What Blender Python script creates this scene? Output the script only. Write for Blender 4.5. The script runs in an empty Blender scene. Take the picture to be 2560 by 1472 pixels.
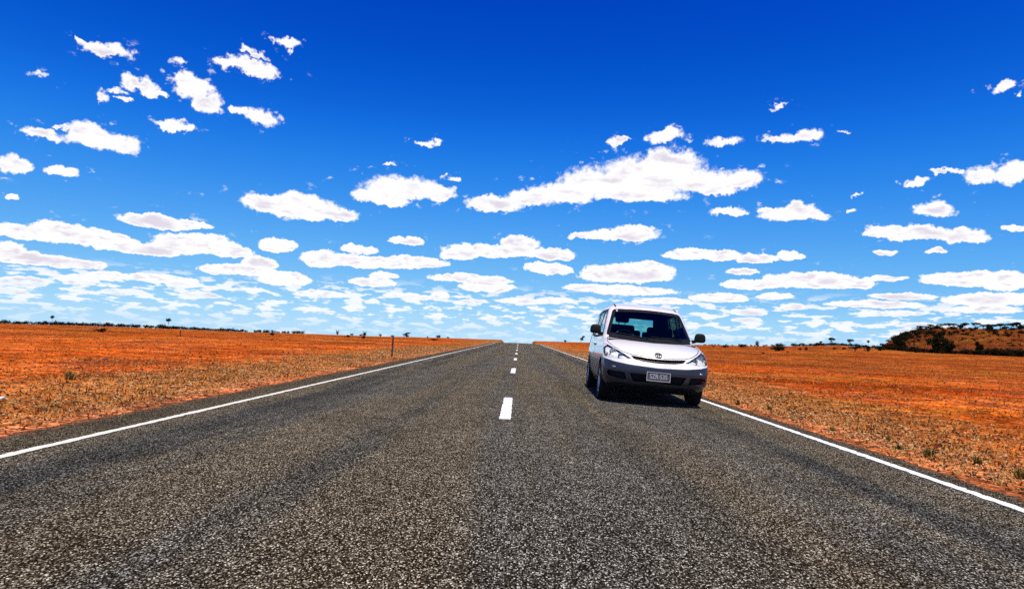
import bpy, bmesh, math, random
import numpy as np
from mathutils import Vector, Matrix
from mathutils.bvhtree import BVHTree

random.seed(7)
rng = np.random.default_rng(11)
R = math.radians
scene = bpy.context.scene
C = scene.collection

# ------------------------------------------------------------------ camera
CAM_Z = 0.95
cam = bpy.data.cameras.new('camera')
cam.sensor_fit = 'HORIZONTAL'; cam.sensor_width = 36.0; cam.lens = 24.17
cam.clip_start = 0.05; cam.clip_end = 9000
cam_o = bpy.data.objects.new('camera', cam); C.objects.link(cam_o)
yaw, pitch, roll = R(-0.7512), R(3.5418), R(2.35)
f = Vector((math.sin(yaw)*math.cos(pitch), math.cos(yaw)*math.cos(pitch), math.sin(pitch)))
r0 = f.cross(Vector((0, 0, 1))).normalized(); u0 = r0.cross(f)
rr = math.cos(roll)*r0 + math.sin(roll)*u0; uu = -math.sin(roll)*r0 + math.cos(roll)*u0
cam_o.matrix_world = Matrix(((rr.x, uu.x, -f.x, 0), (rr.y, uu.y, -f.y, 0), (rr.z, uu.z, -f.z, CAM_Z), (0, 0, 0, 1)))
scene.camera = cam_o

# ------------------------------------------------------------------ render / exposure
scene.view_settings.view_transform = 'Standard'
scene.view_settings.look = 'None'
scene.view_settings.exposure = 0.0
scene.view_settings.gamma = 1.0
scene.view_settings.use_curve_mapping = False
scene.cycles.use_denoising = False
scene.cycles.max_bounces = 6
scene.cycles.caustics_reflective = False; scene.cycles.caustics_refractive = False
scene.cycles.transparent_max_bounces = 10
scene.cycles.sample_clamp_indirect = 4.0

# ------------------------------------------------------------------ sun
SUN_EL, SUN_AZ = 71.0, 168.0          # degrees; azimuth measured from the road's direction towards the right
sd = Vector((math.sin(R(SUN_AZ))*math.cos(R(SUN_EL)), math.cos(R(SUN_AZ))*math.cos(R(SUN_EL)), math.sin(R(SUN_EL))))
sun = bpy.data.lights.new('sun', 'SUN'); sun.energy = 5.0; sun.angle = R(0.53); sun.color = (1.0, 0.915, 0.74)
sun_o = bpy.data.objects.new('sun', sun); C.objects.link(sun_o)
sun_o.rotation_euler = sd.to_track_quat('Z', 'Y').to_euler(); sun_o.location = (0, 0, 60)

# ------------------------------------------------------------------ sky
# cumulus: (azimuth, elevation, half width, half height, wispiness) in degrees round the viewer's horizon
CLOUDS = [(-32.2,18.8,1.65,0.5,0),(-33.7,19.0,0.61,0.21,0.2),(-27.8,19.0,0.76,0.33,0.75),(-22.9,19.6,2.21,0.57,0),(-24.6,19.6,0.92,0.4,0.2),(-21.6,19.3,1.14,0.46,0),(-22.6,20.6,1.01,0.31,0.6),(-20.0,21.6,0.86,0.37,0.5),(-36.3,16.4,0.86,0.36,0.9),(-30.2,17.0,1.09,0.55,0),(-29.1,16.7,0.8,0.34,0.1),(-26.7,17.5,1.39,0.79,0),(-25.6,16.5,1.07,0.75,0.1),(-27.4,17.6,0.82,0.56,0.2),(-32.4,15.7,0.74,0.38,0.6),(-31.6,16.3,0.66,0.27,0.6),(-30.9,15.8,0.41,0.22,0.7),(-21.7,16.0,1.25,0.66,0),(-23.0,16.3,0.82,0.41,0.55),(-27.9,14.5,1.22,0.35,0.1),(-26.9,14.4,0.83,0.29,0.4),(-33.1,12.8,1.51,0.77,0),(-35.8,12.5,1.26,0.4,0.1),(-31.6,12.6,1.56,0.73,0),(-34.8,13.2,0.59,0.22,0.6),(-37.3,10.2,1.01,0.64,0.2),(-34.6,10.2,1.13,0.44,0),(-37.2,7.9,0.35,0.27,0.2),(-8.4,15.5,0.87,0.29,0.5),(-11.5,13.5,0.72,0.16,0.7),(-6.0,13.0,0.61,0.26,0.3),(-18.5,9.4,3.94,0.89,0),(-21.0,9.6,1.79,0.75,0),(-15.2,9.3,1.85,0.58,0),(-18.5,10.0,1.85,0.76,0),(-10.1,11.7,3.48,0.98,0),(-12.4,11.0,1.96,0.52,0),(-7.2,11.6,1.41,0.66,0),(-11.2,10.6,1.64,0.39,0.1),(10.1,13.4,4.6,1.54,0),(12.0,14.6,2.53,1.08,0),(6.1,13.0,3.36,1.17,0),(3.5,12.1,2.71,0.92,0),(-2.5,10.9,2.58,0.66,0),(0.4,11.6,2.04,0.79,0),(14.6,13.1,2.54,0.95,0),(17.6,13.2,1.6,0.81,0),(9.5,12.0,3.63,0.65,0),(15.8,12.3,1.5,0.51,0.15),(11.5,16.6,1.57,0.53,0),(7.7,16.2,0.94,0.29,0.2),(22.0,16.1,1.52,0.51,0.15),(20.1,16.1,1.02,0.3,0.4),(16.1,16.2,1.88,0.37,0.8),(20.2,18.6,1.14,0.18,0.85),(25.0,16.1,0.67,0.17,0.85),(34.9,18.0,0.77,0.39,0.3),(35.8,17.2,0.31,0.21,0.5),(33.7,12.5,1.21,0.65,0),(31.6,12.8,0.93,0.19,0.2),(35.5,12.4,0.8,0.69,0),(29.8,12.2,0.86,0.31,0.1),(16.7,10.6,1.55,0.32,0.2),(21.3,10.4,1.93,0.68,0),(22.9,10.1,1.03,0.37,0.2),(19.9,10.7,0.83,0.31,0.2),(30.8,10.3,1.34,0.57,0),(25.9,11.5,0.49,0.18,0.7),(25.5,10.4,0.6,0.18,0.6),(29.9,8.6,2.39,0.58,0),(27.8,8.8,1.79,0.5,0),(32.7,8.3,1.47,0.67,0),(35.6,8.7,0.71,0.32,0),(27.8,7.3,0.84,0.27,0.5),(31.1,7.3,0.74,0.26,0.4),(7.9,8.7,3.48,0.53,0),(9.2,9.1,1.65,0.49,0),(5.1,8.6,1.34,0.37,0.1),(14.8,7.2,3.08,0.49,0),(18.8,6.9,1.66,0.35,0),(13.4,7.3,1.59,0.55,0),(21.1,7.2,0.88,0.47,0),(21.9,7.1,0.58,0.22,0.2),(-28.5,7.4,2.52,0.53,0),(-26.0,7.5,1.52,0.33,0.2),(-34.0,5.9,3.08,0.79,0),(-36.6,5.7,1.78,0.6,0),(-31.2,5.6,1.76,0.69,0),(-25.8,6.0,3.05,0.91,0),(-28.9,5.3,2.5,0.5,0),(-23.4,5.7,1.87,0.56,0),(-19.8,6.4,1.45,0.57,0),(-35.2,3.9,3.1,0.47,0),(-32.9,3.9,1.45,0.37,0),(-37.1,4.4,1.05,0.6,0),(-13.6,6.6,1.54,0.43,0),(-13.2,5.6,4.82,0.56,0),(-8.8,5.9,2.82,0.5,0),(-16.4,5.6,1.57,0.78,0),(-1.6,7.1,5.07,0.6,0),(-0.3,7.9,1.63,0.6,0),(-5.3,6.7,1.61,0.6,0),(2.6,7.0,1.96,0.54,0),(-9.7,7.5,1.52,0.36,0.2),(-22.4,4.3,3.2,0.47,0),(-21.0,5.0,1.37,0.54,0),(2.2,5.8,2.02,0.57,0),(8.6,5.5,3.88,0.86,0),(10.3,6.0,2.28,0.59,0),(5.7,4.3,2.2,0.4,0),(8.7,4.2,3.94,0.43,0),(-4.2,4.7,3.53,0.44,0),(-2.8,4.1,2.36,0.54,0),(-12.2,4.0,1.94,0.43,0),(-11.4,4.6,1.3,0.3,0.1),(-19.1,3.8,2.01,0.64,0),(-33.0,2.8,1.35,0.4,0),(-31.4,3.2,1.3,0.38,0),(-27.8,3.2,2.67,0.39,0),(-26.2,2.9,1.37,0.3,0),(22.6,5.2,3.56,0.68,0),(25.0,5.0,2.2,0.49,0),(18.5,4.9,2.41,0.41,0),(17.8,5.9,1.28,0.35,0),(33.0,5.3,3.05,0.56,0),(35.1,5.1,1.56,0.71,0),(27.8,5.4,1.57,0.24,0.2),(16.0,3.8,2.32,0.45,0),(20.2,4.0,1.47,0.28,0),(27.1,3.5,3.31,0.3,0),(28.9,4.1,2.3,0.26,0.1),(34.0,3.9,2.63,0.55,0),(28.4,2.9,2.45,0.21,0.1),(33.7,3.2,2.3,0.28,0.2),(18.3,2.7,1.39,0.29,0.1),(18.2,2.1,1.21,0.25,0.3),(21.5,3.2,0.93,0.28,0.1),(-36.3,2.4,1.56,0.38,0),(-37.0,1.7,1.31,0.27,0.3),(-30.2,2.1,1.58,0.29,0),(-25.0,2.2,1.68,0.21,0.1),(-16.4,2.8,2.12,0.29,0),(-21.6,2.8,1.47,0.19,0.2),(-12.2,2.4,0.71,0.23,0.1),(-9.0,3.0,2.31,0.27,0.1),(-6.8,3.2,0.8,0.37,0.1),(-4.6,2.7,1.07,0.24,0.1),(0.1,3.0,2.36,0.27,0.1),(2.8,3.2,1.55,0.3,0.1),(11.7,3.4,2.57,0.33,0.3),(30.4,2.0,1.98,0.23,0.2),(29.1,1.6,1.27,0.18,0.5)]
world = bpy.data.worlds.new('World'); scene.world = world; world.use_nodes = True
nt = world.node_tree; N = nt.nodes; Lk = nt.links

def nd(t, tree=None, **kw):
    n = (tree or nt).nodes.new(t)
    for k, v in kw.items(): setattr(n, k, v)
    return n

def mth(op, a, b=None, c=None, tree=None, clamp=False):
    tr = tree or nt
    n = tr.nodes.new('ShaderNodeMath'); n.operation = op; n.use_clamp = clamp
    for i, v in enumerate((a, b, c)):
        if v is None: continue
        if isinstance(v, (int, float)): n.inputs[i].default_value = v
        else: tr.links.new(v, n.inputs[i])
    return n.outputs[0]

def vmth(op, a, b=None, c=None, tree=None, out=0):
    tr = tree or nt
    n = tr.nodes.new('ShaderNodeVectorMath'); n.operation = op
    for i, v in enumerate((a, b, c)):
        if v is None: continue
        if isinstance(v, (tuple, list)): n.inputs[i].default_value = v
        else: tr.links.new(v, n.inputs[i])
    return n.outputs[out]

def smooth(x, a, b, tree=None, lo=0.0, hi=1.0):
    tr = tree or nt
    n = tr.nodes.new('ShaderNodeMapRange'); n.interpolation_type = 'SMOOTHSTEP'
    tr.links.new(x, n.inputs[0])
    n.inputs[1].default_value = a; n.inputs[2].default_value = b
    n.inputs[3].default_value = lo; n.inputs[4].default_value = hi
    return n.outputs[0]

def noise(vec, scale, detail=3, rough=0.5, dist=0.0, tree=None, col=False, dim='3D'):
    tr = tree or nt
    n = tr.nodes.new('ShaderNodeTexNoise'); n.noise_dimensions = dim
    tr.links.new(vec, n.inputs['Vector'])
    n.inputs['Scale'].default_value = scale; n.inputs['Detail'].default_value = detail
    n.inputs['Roughness'].default_value = rough; n.inputs['Distortion'].default_value = dist
    return n.outputs[1 if col else 0]

def mixc(fac, a, b, tree=None, blend='MIX'):
    tr = tree or nt
    n = tr.nodes.new('ShaderNodeMix'); n.data_type = 'RGBA'; n.blend_type = blend
    for s, v in ((0, fac), (6, a), (7, b)):
        if isinstance(v, (int, float)): n.inputs[s].default_value = v
        elif isinstance(v, (tuple, list)): n.inputs[s].default_value = (*v[:3], 1)
        else: tr.links.new(v, n.inputs[s])
    return n.outputs[2]

def build_sky():
    tc = nd('ShaderNodeTexCoord'); D = tc.outputs['Generated']
    sep = nd('ShaderNodeSeparateXYZ'); Lk.new(D, sep.inputs[0])
    x, y, z = sep.outputs
    # Nishita sky, looked up a little above the horizon so that it stays blue-white down to the land
    z2 = mth('MULTIPLY_ADD', mth('MAXIMUM', z, 0.0), 0.93, 0.085)
    cmb = nd('ShaderNodeCombineXYZ'); Lk.new(x, cmb.inputs[0]); Lk.new(y, cmb.inputs[1]); Lk.new(z2, cmb.inputs[2])
    sky = nd('ShaderNodeTexSky', sky_type='NISHITA', sun_disc=False)
    sky.sun_elevation = R(SUN_EL); sky.sun_rotation = R(SUN_AZ)
    sky.air_density = 1.0; sky.dust_density = 0.0; sky.ozone_density = 6.0
    Lk.new(vmth('NORMALIZE', cmb.outputs[0]), sky.inputs[0])
    sc = vmth('MULTIPLY', sky.outputs[0], (0.1, 0.1, 0.1))
    cv = nd('ShaderNodeRGBCurve'); Lk.new(sc, cv.inputs[1])
    pts = (((0.0, 0.0), (0.086, 0.0), (0.108, 0.003), (0.126, 0.012), (0.167, 0.065), (0.253, 0.23), (0.333, 0.41), (0.45, 0.55), (1, 0.8)),
           ((0.0, 0.0), (0.15, 0.038), (0.165, 0.055), (0.20, 0.112), (0.232, 0.190), (0.298, 0.335), (0.423, 0.565), (0.518, 0.71), (1, 0.9)),
           ((0.0, 0.0), (0.30, 0.44), (0.334, 0.52), (0.389, 0.65), (0.435, 0.78), (0.519, 0.88), (0.637, 0.94), (0.70, 0.97), (1, 1.0)))
    for ci, pl in enumerate(pts):
        c = cv.mapping.curves[ci]
        while len(c.points) > 2: c.points.remove(c.points[1])
        c.points[0].location = pl[0]; c.points[1].location = pl[-1]
        for p in pl[1:-1]: c.points.new(*p)
    cv.mapping.update()
    skyc = cv.outputs[0]
    # azimuth / elevation
    az = mth('MULTIPLY', mth('ARCTAN2', x, y), 57.29578)
    el = mth('MULTIPLY', mth('ARCSINE', z), 57.29578)
    P = nd('ShaderNodeCombineXYZ'); Lk.new(az, P.inputs[0]); Lk.new(el, P.inputs[1]); P = P.outputs[0]
    # ragged, cauliflower outlines: warp the position with fractal noise (finer towards the horizon)
    fine = smooth(el, 2.0, 18.0, lo=0.28, hi=1.0)
    w1 = vmth('SUBTRACT', noise(P, 0.62, 5, 0.58, col=True), (0.5, 0.5, 0.5))
    w2 = vmth('SUBTRACT', noise(P, 2.2, 3, 0.55, col=True), (0.5, 0.5, 0.5))
    wv = vmth('ADD', vmth('MULTIPLY', w1, (3.0, 1.9, 0)), vmth('MULTIPLY', w2, (0.9, 0.7, 0)))
    sn = nd('ShaderNodeVectorMath', operation='SCALE'); Lk.new(wv, sn.inputs[0]); Lk.new(fine, sn.inputs[3])
    Q = vmth('ADD', P, sn.outputs[0])
    acc = None
    for (a, e, hw, hh, k) in CLOUDS:
        lowf = 1.07 if e < 8 else 1.03
        hw *= lowf; hh *= lowf; up = hh*1.12; dn = hh*(0.72 if e < 10 else 0.82)
        q = vmth('MULTIPLY_ADD', Q, (1/hw, 1/up, 0), (-a/hw, -(e-0.1*hh)/up, k*0.85))
        m = vmth('MULTIPLY', q, (-1, -up/dn, 0))
        d = vmth('LENGTH', vmth('MAXIMUM', q, m), out=1)
        if acc is None: acc = d
        else:
            n = nt.nodes.new('ShaderNodeMath'); n.operation = 'SMOOTH_MIN'; n.inputs[2].default_value = 0.25
            Lk.new(acc, n.inputs[0]); Lk.new(d, n.inputs[1]); acc = n.outputs[0]
    # small far cumulus low over the horizon, and a sparse field everywhere behind the viewer
    zz = mth('MAXIMUM', z, 0.012)
    pl = nd('ShaderNodeCombineXYZ'); Lk.new(mth('DIVIDE', x, zz), pl.inputs[0]); Lk.new(mth('DIVIDE', y, zz), pl.inputs[1])
    lowP = vmth('MULTIPLY', P, (0.62, 2.3, 1))
    ln = noise(lowP, 1.0, 5, 0.55)
    lowm = mth('MULTIPLY', smooth(ln, 0.49, 0.57), mth('MULTIPLY', smooth(el, 4.6, 3.0), smooth(el, 0.1, 1.6, lo=0.35, hi=1.0)))
    bn = noise(pl.outputs[0], 0.55, 6, 0.55)
    back = mth('MULTIPLY', smooth(bn, 0.56, 0.66), mth('MULTIPLY', smooth(mth('ABSOLUTE', az), 44, 60), smooth(el, 2.0, 6.0)))
    det = noise(P, 2.0, 5, 0.62)
    dd = mth('ADD', acc, mth('MULTIPLY', mth('SUBTRACT', det, 0.5), smooth(el, 3.0, 20.0, lo=0.45, hi=0.85)))
    soft = smooth(el, 5.0, 16.0, lo=0.07, hi=0.24)
    dens = smooth(mth('DIVIDE', mth('SUBTRACT', dd, 0.93), soft), 1.0, -1.0)
    wisp = mth('MULTIPLY', dens, smooth(el, 0.0, 4.0, lo=0.55, hi=1.0))
    shred = mth('MULTIPLY', mth('MULTIPLY', smooth(noise(vmth('MULTIPLY', P, (0.8, 1.25, 1)), 0.95, 4, 0.62), 0.60, 0.74), smooth(acc, 2.4, 1.1)), smooth(el, 5.0, 10.0, lo=0.25, hi=0.9))
    wisp = mth('MAXIMUM', wisp, shred)
    mask = mth('MAXIMUM', wisp, mth('MAXIMUM', mth('MULTIPLY', lowm, 0.84), back), clamp=True)
    # softly greyed undersides inside the thick clouds
    g = mth('MULTIPLY', smooth(dd, 0.85, 0.35), smooth(noise(vmth('MULTIPLY', P, (0.30, 0.85, 1)), 1.0, 4, 0.55), 0.47, 0.66))
    g2 = mth('MULTIPLY', smooth(noise(vmth('MULTIPLY', P, (0.9, 2.6, 1)), 1.0, 4, 0.6), 0.50, 0.68), smooth(el, 13.0, 7.0, lo=0.15, hi=0.9))
    gg = mth('MAXIMUM', mth('MULTIPLY', g, 0.95), mth('MULTIPLY', g2, smooth(dd, 0.95, 0.6)), clamp=True)
    cc = mixc(gg, (1.04, 1.03, 1.03), (0.74, 0.69, 0.81))
    bg = N['Background']; bg.inputs[1].default_value = 1.0
    Lk.new(mixc(mask, skyc, cc), bg.inputs[0])
    # round the back and overhead only the sparse field is drawn
    bg2 = nd('ShaderNodeBackground'); Lk.new(mixc(mth('MAXIMUM', back, mth('MULTIPLY', lowm, 0.84)), skyc, (1.03, 1.02, 1.03)), bg2.inputs[0])
    inside = mth('MULTIPLY', mth('MULTIPLY', mth('LESS_THAN', mth('ABSOLUTE', az), 56.0), mth('LESS_THAN', el, 36.0)), mth('GREATER_THAN', el, -1.0))
    mx = nd('ShaderNodeMixShader'); Lk.new(inside, mx.inputs[0]); Lk.new(bg2.outputs[0], mx.inputs[1]); Lk.new(bg.outputs[0], mx.inputs[2])
    Lk.new(mx.outputs[0], N['World Output'].inputs[0])
build_sky()
world.cycles.sampling_method = 'MANUAL'; world.cycles.sample_map_resolution = 256

# ------------------------------------------------------------------ helpers for objects
def tag(o, label=None, category=None, group=None, kind=None):
    if label: o['label'] = label
    if category: o['category'] = category
    if group: o['group'] = group
    if kind: o['kind'] = kind
    return o

def mesh_obj(name, verts, faces, mat=None, parent=None, smooth_=False):
    me = bpy.data.meshes.new(name)
    me.from_pydata([tuple(v) for v in verts], [], [tuple(q) for q in faces])
    if mat: me.materials.append(mat)
    if smooth_: me.polygons.foreach_set('use_smooth', [True]*len(me.polygons))
    me.update()
    o = bpy.data.objects.new(name, me); C.objects.link(o)
    if parent: o.parent = parent
    return o

def np_mesh(name, V, F, mat=None, smooth_=False):
    """fast mesh from numpy: V (n,3), F (m,k)"""
    me = bpy.data.meshes.new(name)
    k = F.shape[1]
    me.vertices.add(len(V)); me.vertices.foreach_set('co', V.astype(np.float32).ravel())
    me.loops.add(F.size); me.loops.foreach_set('vertex_index', F.astype(np.int32).ravel())
    me.polygons.add(len(F)); me.polygons.foreach_set('loop_start', np.arange(0, F.size, k, dtype=np.int32))
    me.polygons.foreach_set('use_smooth', np.full(len(F), smooth_))
    me.update(calc_edges=True); me.validate()
    if mat: me.materials.append(mat)
    o = bpy.data.objects.new(name, me); C.objects.link(o)
    return o

def empty(name, loc=(0, 0, 0), rot=(0, 0, 0)):
    o = bpy.data.objects.new(name, None); C.objects.link(o)
    o.location = loc; o.rotation_euler = rot; o.empty_display_size = 0.2
    return o

def new_mat(name):
    m = bpy.data.materials.new(name); m.use_nodes = True
    return m, m.node_tree, m.node_tree.nodes['Principled BSDF']

def pmat(name, col, rough=0.6, metal=0.0, coat=0.0, var=0.0, scale=8.0, spec=0.5):
    m, t, b = new_mat(name)
    b.inputs['Roughness'].default_value = rough; b.inputs['Metallic'].default_value = metal
    b.inputs['Coat Weight'].default_value = coat; b.inputs['Coat Roughness'].default_value = 0.05
    b.inputs['Specular IOR Level'].default_value = spec
    if var:
        tc = t.nodes.new('ShaderNodeTexCoord')
        nz = noise(tc.outputs['Object'], scale, 4, 0.6, tree=t)
        lo = tuple(c*(1-var) for c in col); hi = tuple(min(1, c*(1+var)) for c in col)
        t.links.new(mixc(smooth(nz, 0.3, 0.7, tree=t), lo, hi, tree=t), b.inputs['Base Color'])
    else:
        b.inputs['Base Color'].default_value = (*col, 1)
    return m

def sstep(x, a, b):
    t = np.clip((np.asarray(x, float)-a)/(b-a), 0, 1); return t*t*(3-2*t)

# ------------------------------------------------------------------ the lie of the land
ROAD_C = -0.13                      # crown of the road
LINE_L, LINE_R = -3.876, 3.55       # edge lines
SEAL_L, SEAL_R = -4.65, 3.87        # edges of the seal
E_AZ = [-180, -60, -37.3, -30.3, -22, -9.8, -2, 3.4, 10, 14.7, 18, 21, 24.8, 27.5, 30, 60, 180]
E_EL = [-.45, -.50, -.52, -.44, -.50, -.38, -.27, -.24, -.12, -.02, .05, .15, .38, .22, .10, .12, -.45]

def fbm2(x, y, seed=0, octs=4):
    v = 0; a = 1.0; f = 1.0
    for o in range(octs):
        p = seed*13.7+o*5.1
        v = v+a*(np.sin(x*f*1.0+p+1.7*np.sin(y*f*.63+p*2))*np.cos(y*f*.87-p+1.3*np.sin(x*f*.71-p)))
        a *= .5; f *= 2.07
    return v

def road_z(x, y):
    x = np.asarray(x, float); y = np.asarray(y, float)
    flat = -0.03*np.abs(x-ROAD_C)
    r = np.maximum(y, 0)
    t = CAM_Z+math.tan(R(-0.47))*r
    s = sstep(r, 95, 140)
    z = flat*(1-s)+(t-0.02*np.abs(x-ROAD_C))*s
    return z-np.clip(r-205, 0, None)**2*0.0012

def ground_z(x, y):
    x = np.asarray(x, float); y = np.asarray(y, float)
    r = np.hypot(x, y); az = np.degrees(np.arctan2(x, y))
    base = -0.155+0.03*fbm2(x*.35, y*.22, 1)*sstep(np.abs(x), 5.5, 9)+.07*fbm2(x*.06, y*.05, 2)*sstep(np.abs(x), 8, 30)
    E = np.interp(az, E_AZ, E_EL)
    t = CAM_Z+np.tan(np.radians(E))*r + .10*fbm2(x*.05, y*.04, 3)*sstep(r, 60, 150)
    s = sstep(r, 70, 200)
    g = base*(1-s)+t*s
    g = g-np.clip(r-335, 0, None)**2*0.0012
    g = np.maximum(g, -60)
    rd = road_z(np.clip(x, SEAL_L, SEAL_R), y)-0.035
    wl = np.where(x < 0, sstep(-x, -SEAL_L, -SEAL_L+3.5), sstep(x, SEAL_R, SEAL_R+3.0))
    g = np.where(r > 330, np.minimum(g, t), g)
    return rd*(1-wl)+g*wl

HILL_AZ = [27.0, 27.6, 28.2, 29.0, 29.8, 30.6, 31.5, 33, 36, 45, 60, 72, 78]
HILL_EL = [-.2, 0.45, 0.92, 1.30, 1.62, 1.78, 1.84, 1.84, 1.88, 2.2, 1.6, .9, -.3]

def hill_z(x, y):
    r = np.hypot(x, y); az = np.degrees(np.arctan2(x, y))
    T = np.interp(az, HILL_AZ, HILL_EL)
    z0 = CAM_Z+math.tan(R(.10))*250-0.6
    z1 = CAM_Z+np.tan(np.radians(T))*330
    s = np.clip((r-246)/84, 0, 1); s = s**.85
    s = np.sin(s*np.pi/2)**.9
    n = .30*fbm2(x*.09, y*.09, 5)+.12*fbm2(x*.35, y*.33, 6)
    z = z0+(z1-z0)*s+n*np.sin(np.clip(s, 0, 1)*np.pi)*1.2
    return z-np.clip(r-345, 0, None)**1.5*0.03

def at(az, r):
    x = math.sin(R(az))*r; y = math.cos(R(az))*r
    z = float(ground_z(x, y))
    if 27 < az < 78 and 246 < r < 400: z = max(z, float(hill_z(x, y)))
    return Vector((x, y, z))

# ------------------------------------------------------------------ ground materials
def ground_material(name, hill=False):
    m, t, b = new_mat(name)
    g = t.nodes.new('ShaderNodeNewGeometry'); P = g.outputs['Position']
    sp = t.nodes.new('ShaderNodeSeparateXYZ'); t.links.new(P, sp.inputs[0]); X = sp.outputs[0]
    big = noise(vmth('MULTIPLY', P, (0.018, 0.06, 0), tree=t), 1.0, 4, 0.6, tree=t)
    mid = noise(P, 0.22, 5, 0.62, tree=t)
    sml = noise(P, 1.6, 5, 0.66, tree=t)
    tiny = noise(P, 9.0, 4, 0.7, tree=t)
    # iron-red earth, from bright orange sand to darker rusty crust
    c = mixc(smooth(mid, 0.36, 0.62, tree=t), (0.80, 0.170, 0.022), (0.60, 0.085, 0.010), tree=t)
    c = mixc(mth('MULTIPLY', smooth(big, 0.48, 0.62, tree=t), 0.85, tree=t), c, (0.27, 0.045, 0.006), tree=t)
    Yc = sp.outputs[1]
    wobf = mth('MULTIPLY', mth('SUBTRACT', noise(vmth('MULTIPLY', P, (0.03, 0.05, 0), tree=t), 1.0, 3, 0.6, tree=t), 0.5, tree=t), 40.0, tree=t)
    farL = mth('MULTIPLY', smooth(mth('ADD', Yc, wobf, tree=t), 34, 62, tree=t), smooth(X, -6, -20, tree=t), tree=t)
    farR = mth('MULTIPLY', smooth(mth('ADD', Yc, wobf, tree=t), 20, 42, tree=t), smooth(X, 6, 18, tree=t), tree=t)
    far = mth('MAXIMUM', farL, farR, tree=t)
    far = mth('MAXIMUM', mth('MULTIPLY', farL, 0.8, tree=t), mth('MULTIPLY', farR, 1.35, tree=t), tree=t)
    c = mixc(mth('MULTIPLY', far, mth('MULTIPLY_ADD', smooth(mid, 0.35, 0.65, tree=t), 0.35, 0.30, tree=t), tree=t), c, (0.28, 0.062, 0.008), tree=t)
    # pale straw patches of dead grass
    st = mth('MULTIPLY', smooth(noise(vmth('MULTIPLY', P, (0.03, 0.10, 0), tree=t), 1.0, 5, 0.65, tree=t), 0.51, 0.63, tree=t), smooth(sml, 0.35, 0.6, tree=t), tree=t)
    c = mixc(mth('MULTIPLY', st, 0.75, tree=t), c, (0.62, 0.27, 0.025), tree=t)
    # purplish ironstone gravel spreads
    iron = mth('MULTIPLY', smooth(noise(vmth('MULTIPLY', P, (0.16, 0.07, 0), tree=t), 1.3, 4, 0.6, tree=t), 0.56, 0.66, tree=t), smooth(tiny, 0.42, 0.55, tree=t), tree=t)
    c = mixc(mth('MULTIPLY', iron, 0.8, tree=t), c, (0.15, 0.045, 0.025), tree=t)
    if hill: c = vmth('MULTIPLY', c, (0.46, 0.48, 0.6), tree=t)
    if not hill:
        # verges: straw-coloured grass litter over gravel, with a bare orange lip at the seal
        wob = mth('MULTIPLY', mth('SUBTRACT', noise(P, 0.45, 4, 0.6, tree=t), 0.5, tree=t), 3.0, tree=t)
        xw = mth('ADD', X, wob, tree=t)
        left = mth('MULTIPLY', smooth(xw, -9.6, -7.6, tree=t), smooth(X, -4.9, -5.35, tree=t), tree=t)
        right = mth('MULTIPLY', smooth(xw, 8.6, 6.9, tree=t), smooth(X, 4.2, 4.8, tree=t), tree=t)
        vg = mth('MAXIMUM', mth('MULTIPLY', left, smooth(X, 0, -1, tree=t), tree=t), mth('MULTIPLY', right, smooth(X, 0, 1, tree=t, hi=0.75), tree=t), tree=t)
        vc = mixc(smooth(sml, 0.38, 0.62, tree=t), (0.42, 0.20, 0.055), (0.58, 0.21, 0.045), tree=t)
        vc = mixc(smooth(tiny, 0.45, 0.6, tree=t), vc, (0.20, 0.095, 0.03), tree=t)
        c = mixc(mth('MULTIPLY', vg, mth('MULTIPLY_ADD', smooth(mid, 0.3, 0.65, tree=t), 0.5, 0.45, tree=t), tree=t), c, vc, tree=t)
        lip = mth('MAXIMUM', mth('MULTIPLY', smooth(xw, -5.9, -5.2, tree=t), smooth(X, -1.0, -3.0, tree=t), tree=t), mth('MULTIPLY', smooth(xw, 5.0, 4.4, tree=t), smooth(X, 1.0, 3.0, tree=t), tree=t), tree=t)
        c = mixc(mth('MULTIPLY', lip, 0.55, tree=t), c, (0.60, 0.235, 0.105), tree=t)
    # stones and crumbs: cells with their own tone at three sizes
    for sc, lo, hi, amt in ((34.0, 0.28, 1.75, 0.85), (9.0, 0.35, 1.6, 0.85), (1.7, 0.50, 1.40, 0.85), (0.45, 0.7, 1.25, 0.8)):
        v = t.nodes.new('ShaderNodeTexVoronoi'); v.inputs['Scale'].default_value = sc; v.inputs['Randomness'].default_value = 1
        t.links.new(vmth('ADD', P, vmth('MULTIPLY', noise(P, sc*0.7, 2, 0.5, tree=t, col=True), (0.7/sc,)*3, tree=t), tree=t), v.inputs['Vector'])
        s2 = t.nodes.new('ShaderNodeSeparateColor'); t.links.new(v.outputs['Color'], s2.inputs[0])
        k = mth('POWER', s2.outputs[0], 1.4, tree=t)
        k = mth('MULTIPLY_ADD', k, hi-lo, lo, tree=t)
        kk = t.nodes.new('ShaderNodeCombineXYZ')
        for i in range(3): t.links.new(k, kk.inputs[i])
        c = mixc(amt, c, vmth('MULTIPLY', c, kk.outputs[0], tree=t), tree=t)
    # scattered near-black and cream pebbles
    v = t.nodes.new('ShaderNodeTexVoronoi'); v.inputs['Scale'].default_value = 16.0; t.links.new(P, v.inputs['Vector'])
    s2 = t.nodes.new('ShaderNodeSeparateColor'); t.links.new(v.outputs['Color'], s2.inputs[0])
    near = smooth(v.outputs['Distance'], 0.42, 0.30, tree=t)
    c = mixc(mth('MULTIPLY', near, smooth(s2.outputs[1], 0.80, 0.84, tree=t), tree=t), c, (0.055, 0.02, 0.012), tree=t)
    c = mixc(mth('MULTIPLY', near, smooth(s2.outputs[2], 0.90, 0.93, tree=t), tree=t), c, (0.62, 0.42, 0.27), tree=t)
    t.links.new(c, b.inputs['Base Color'])
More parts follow.
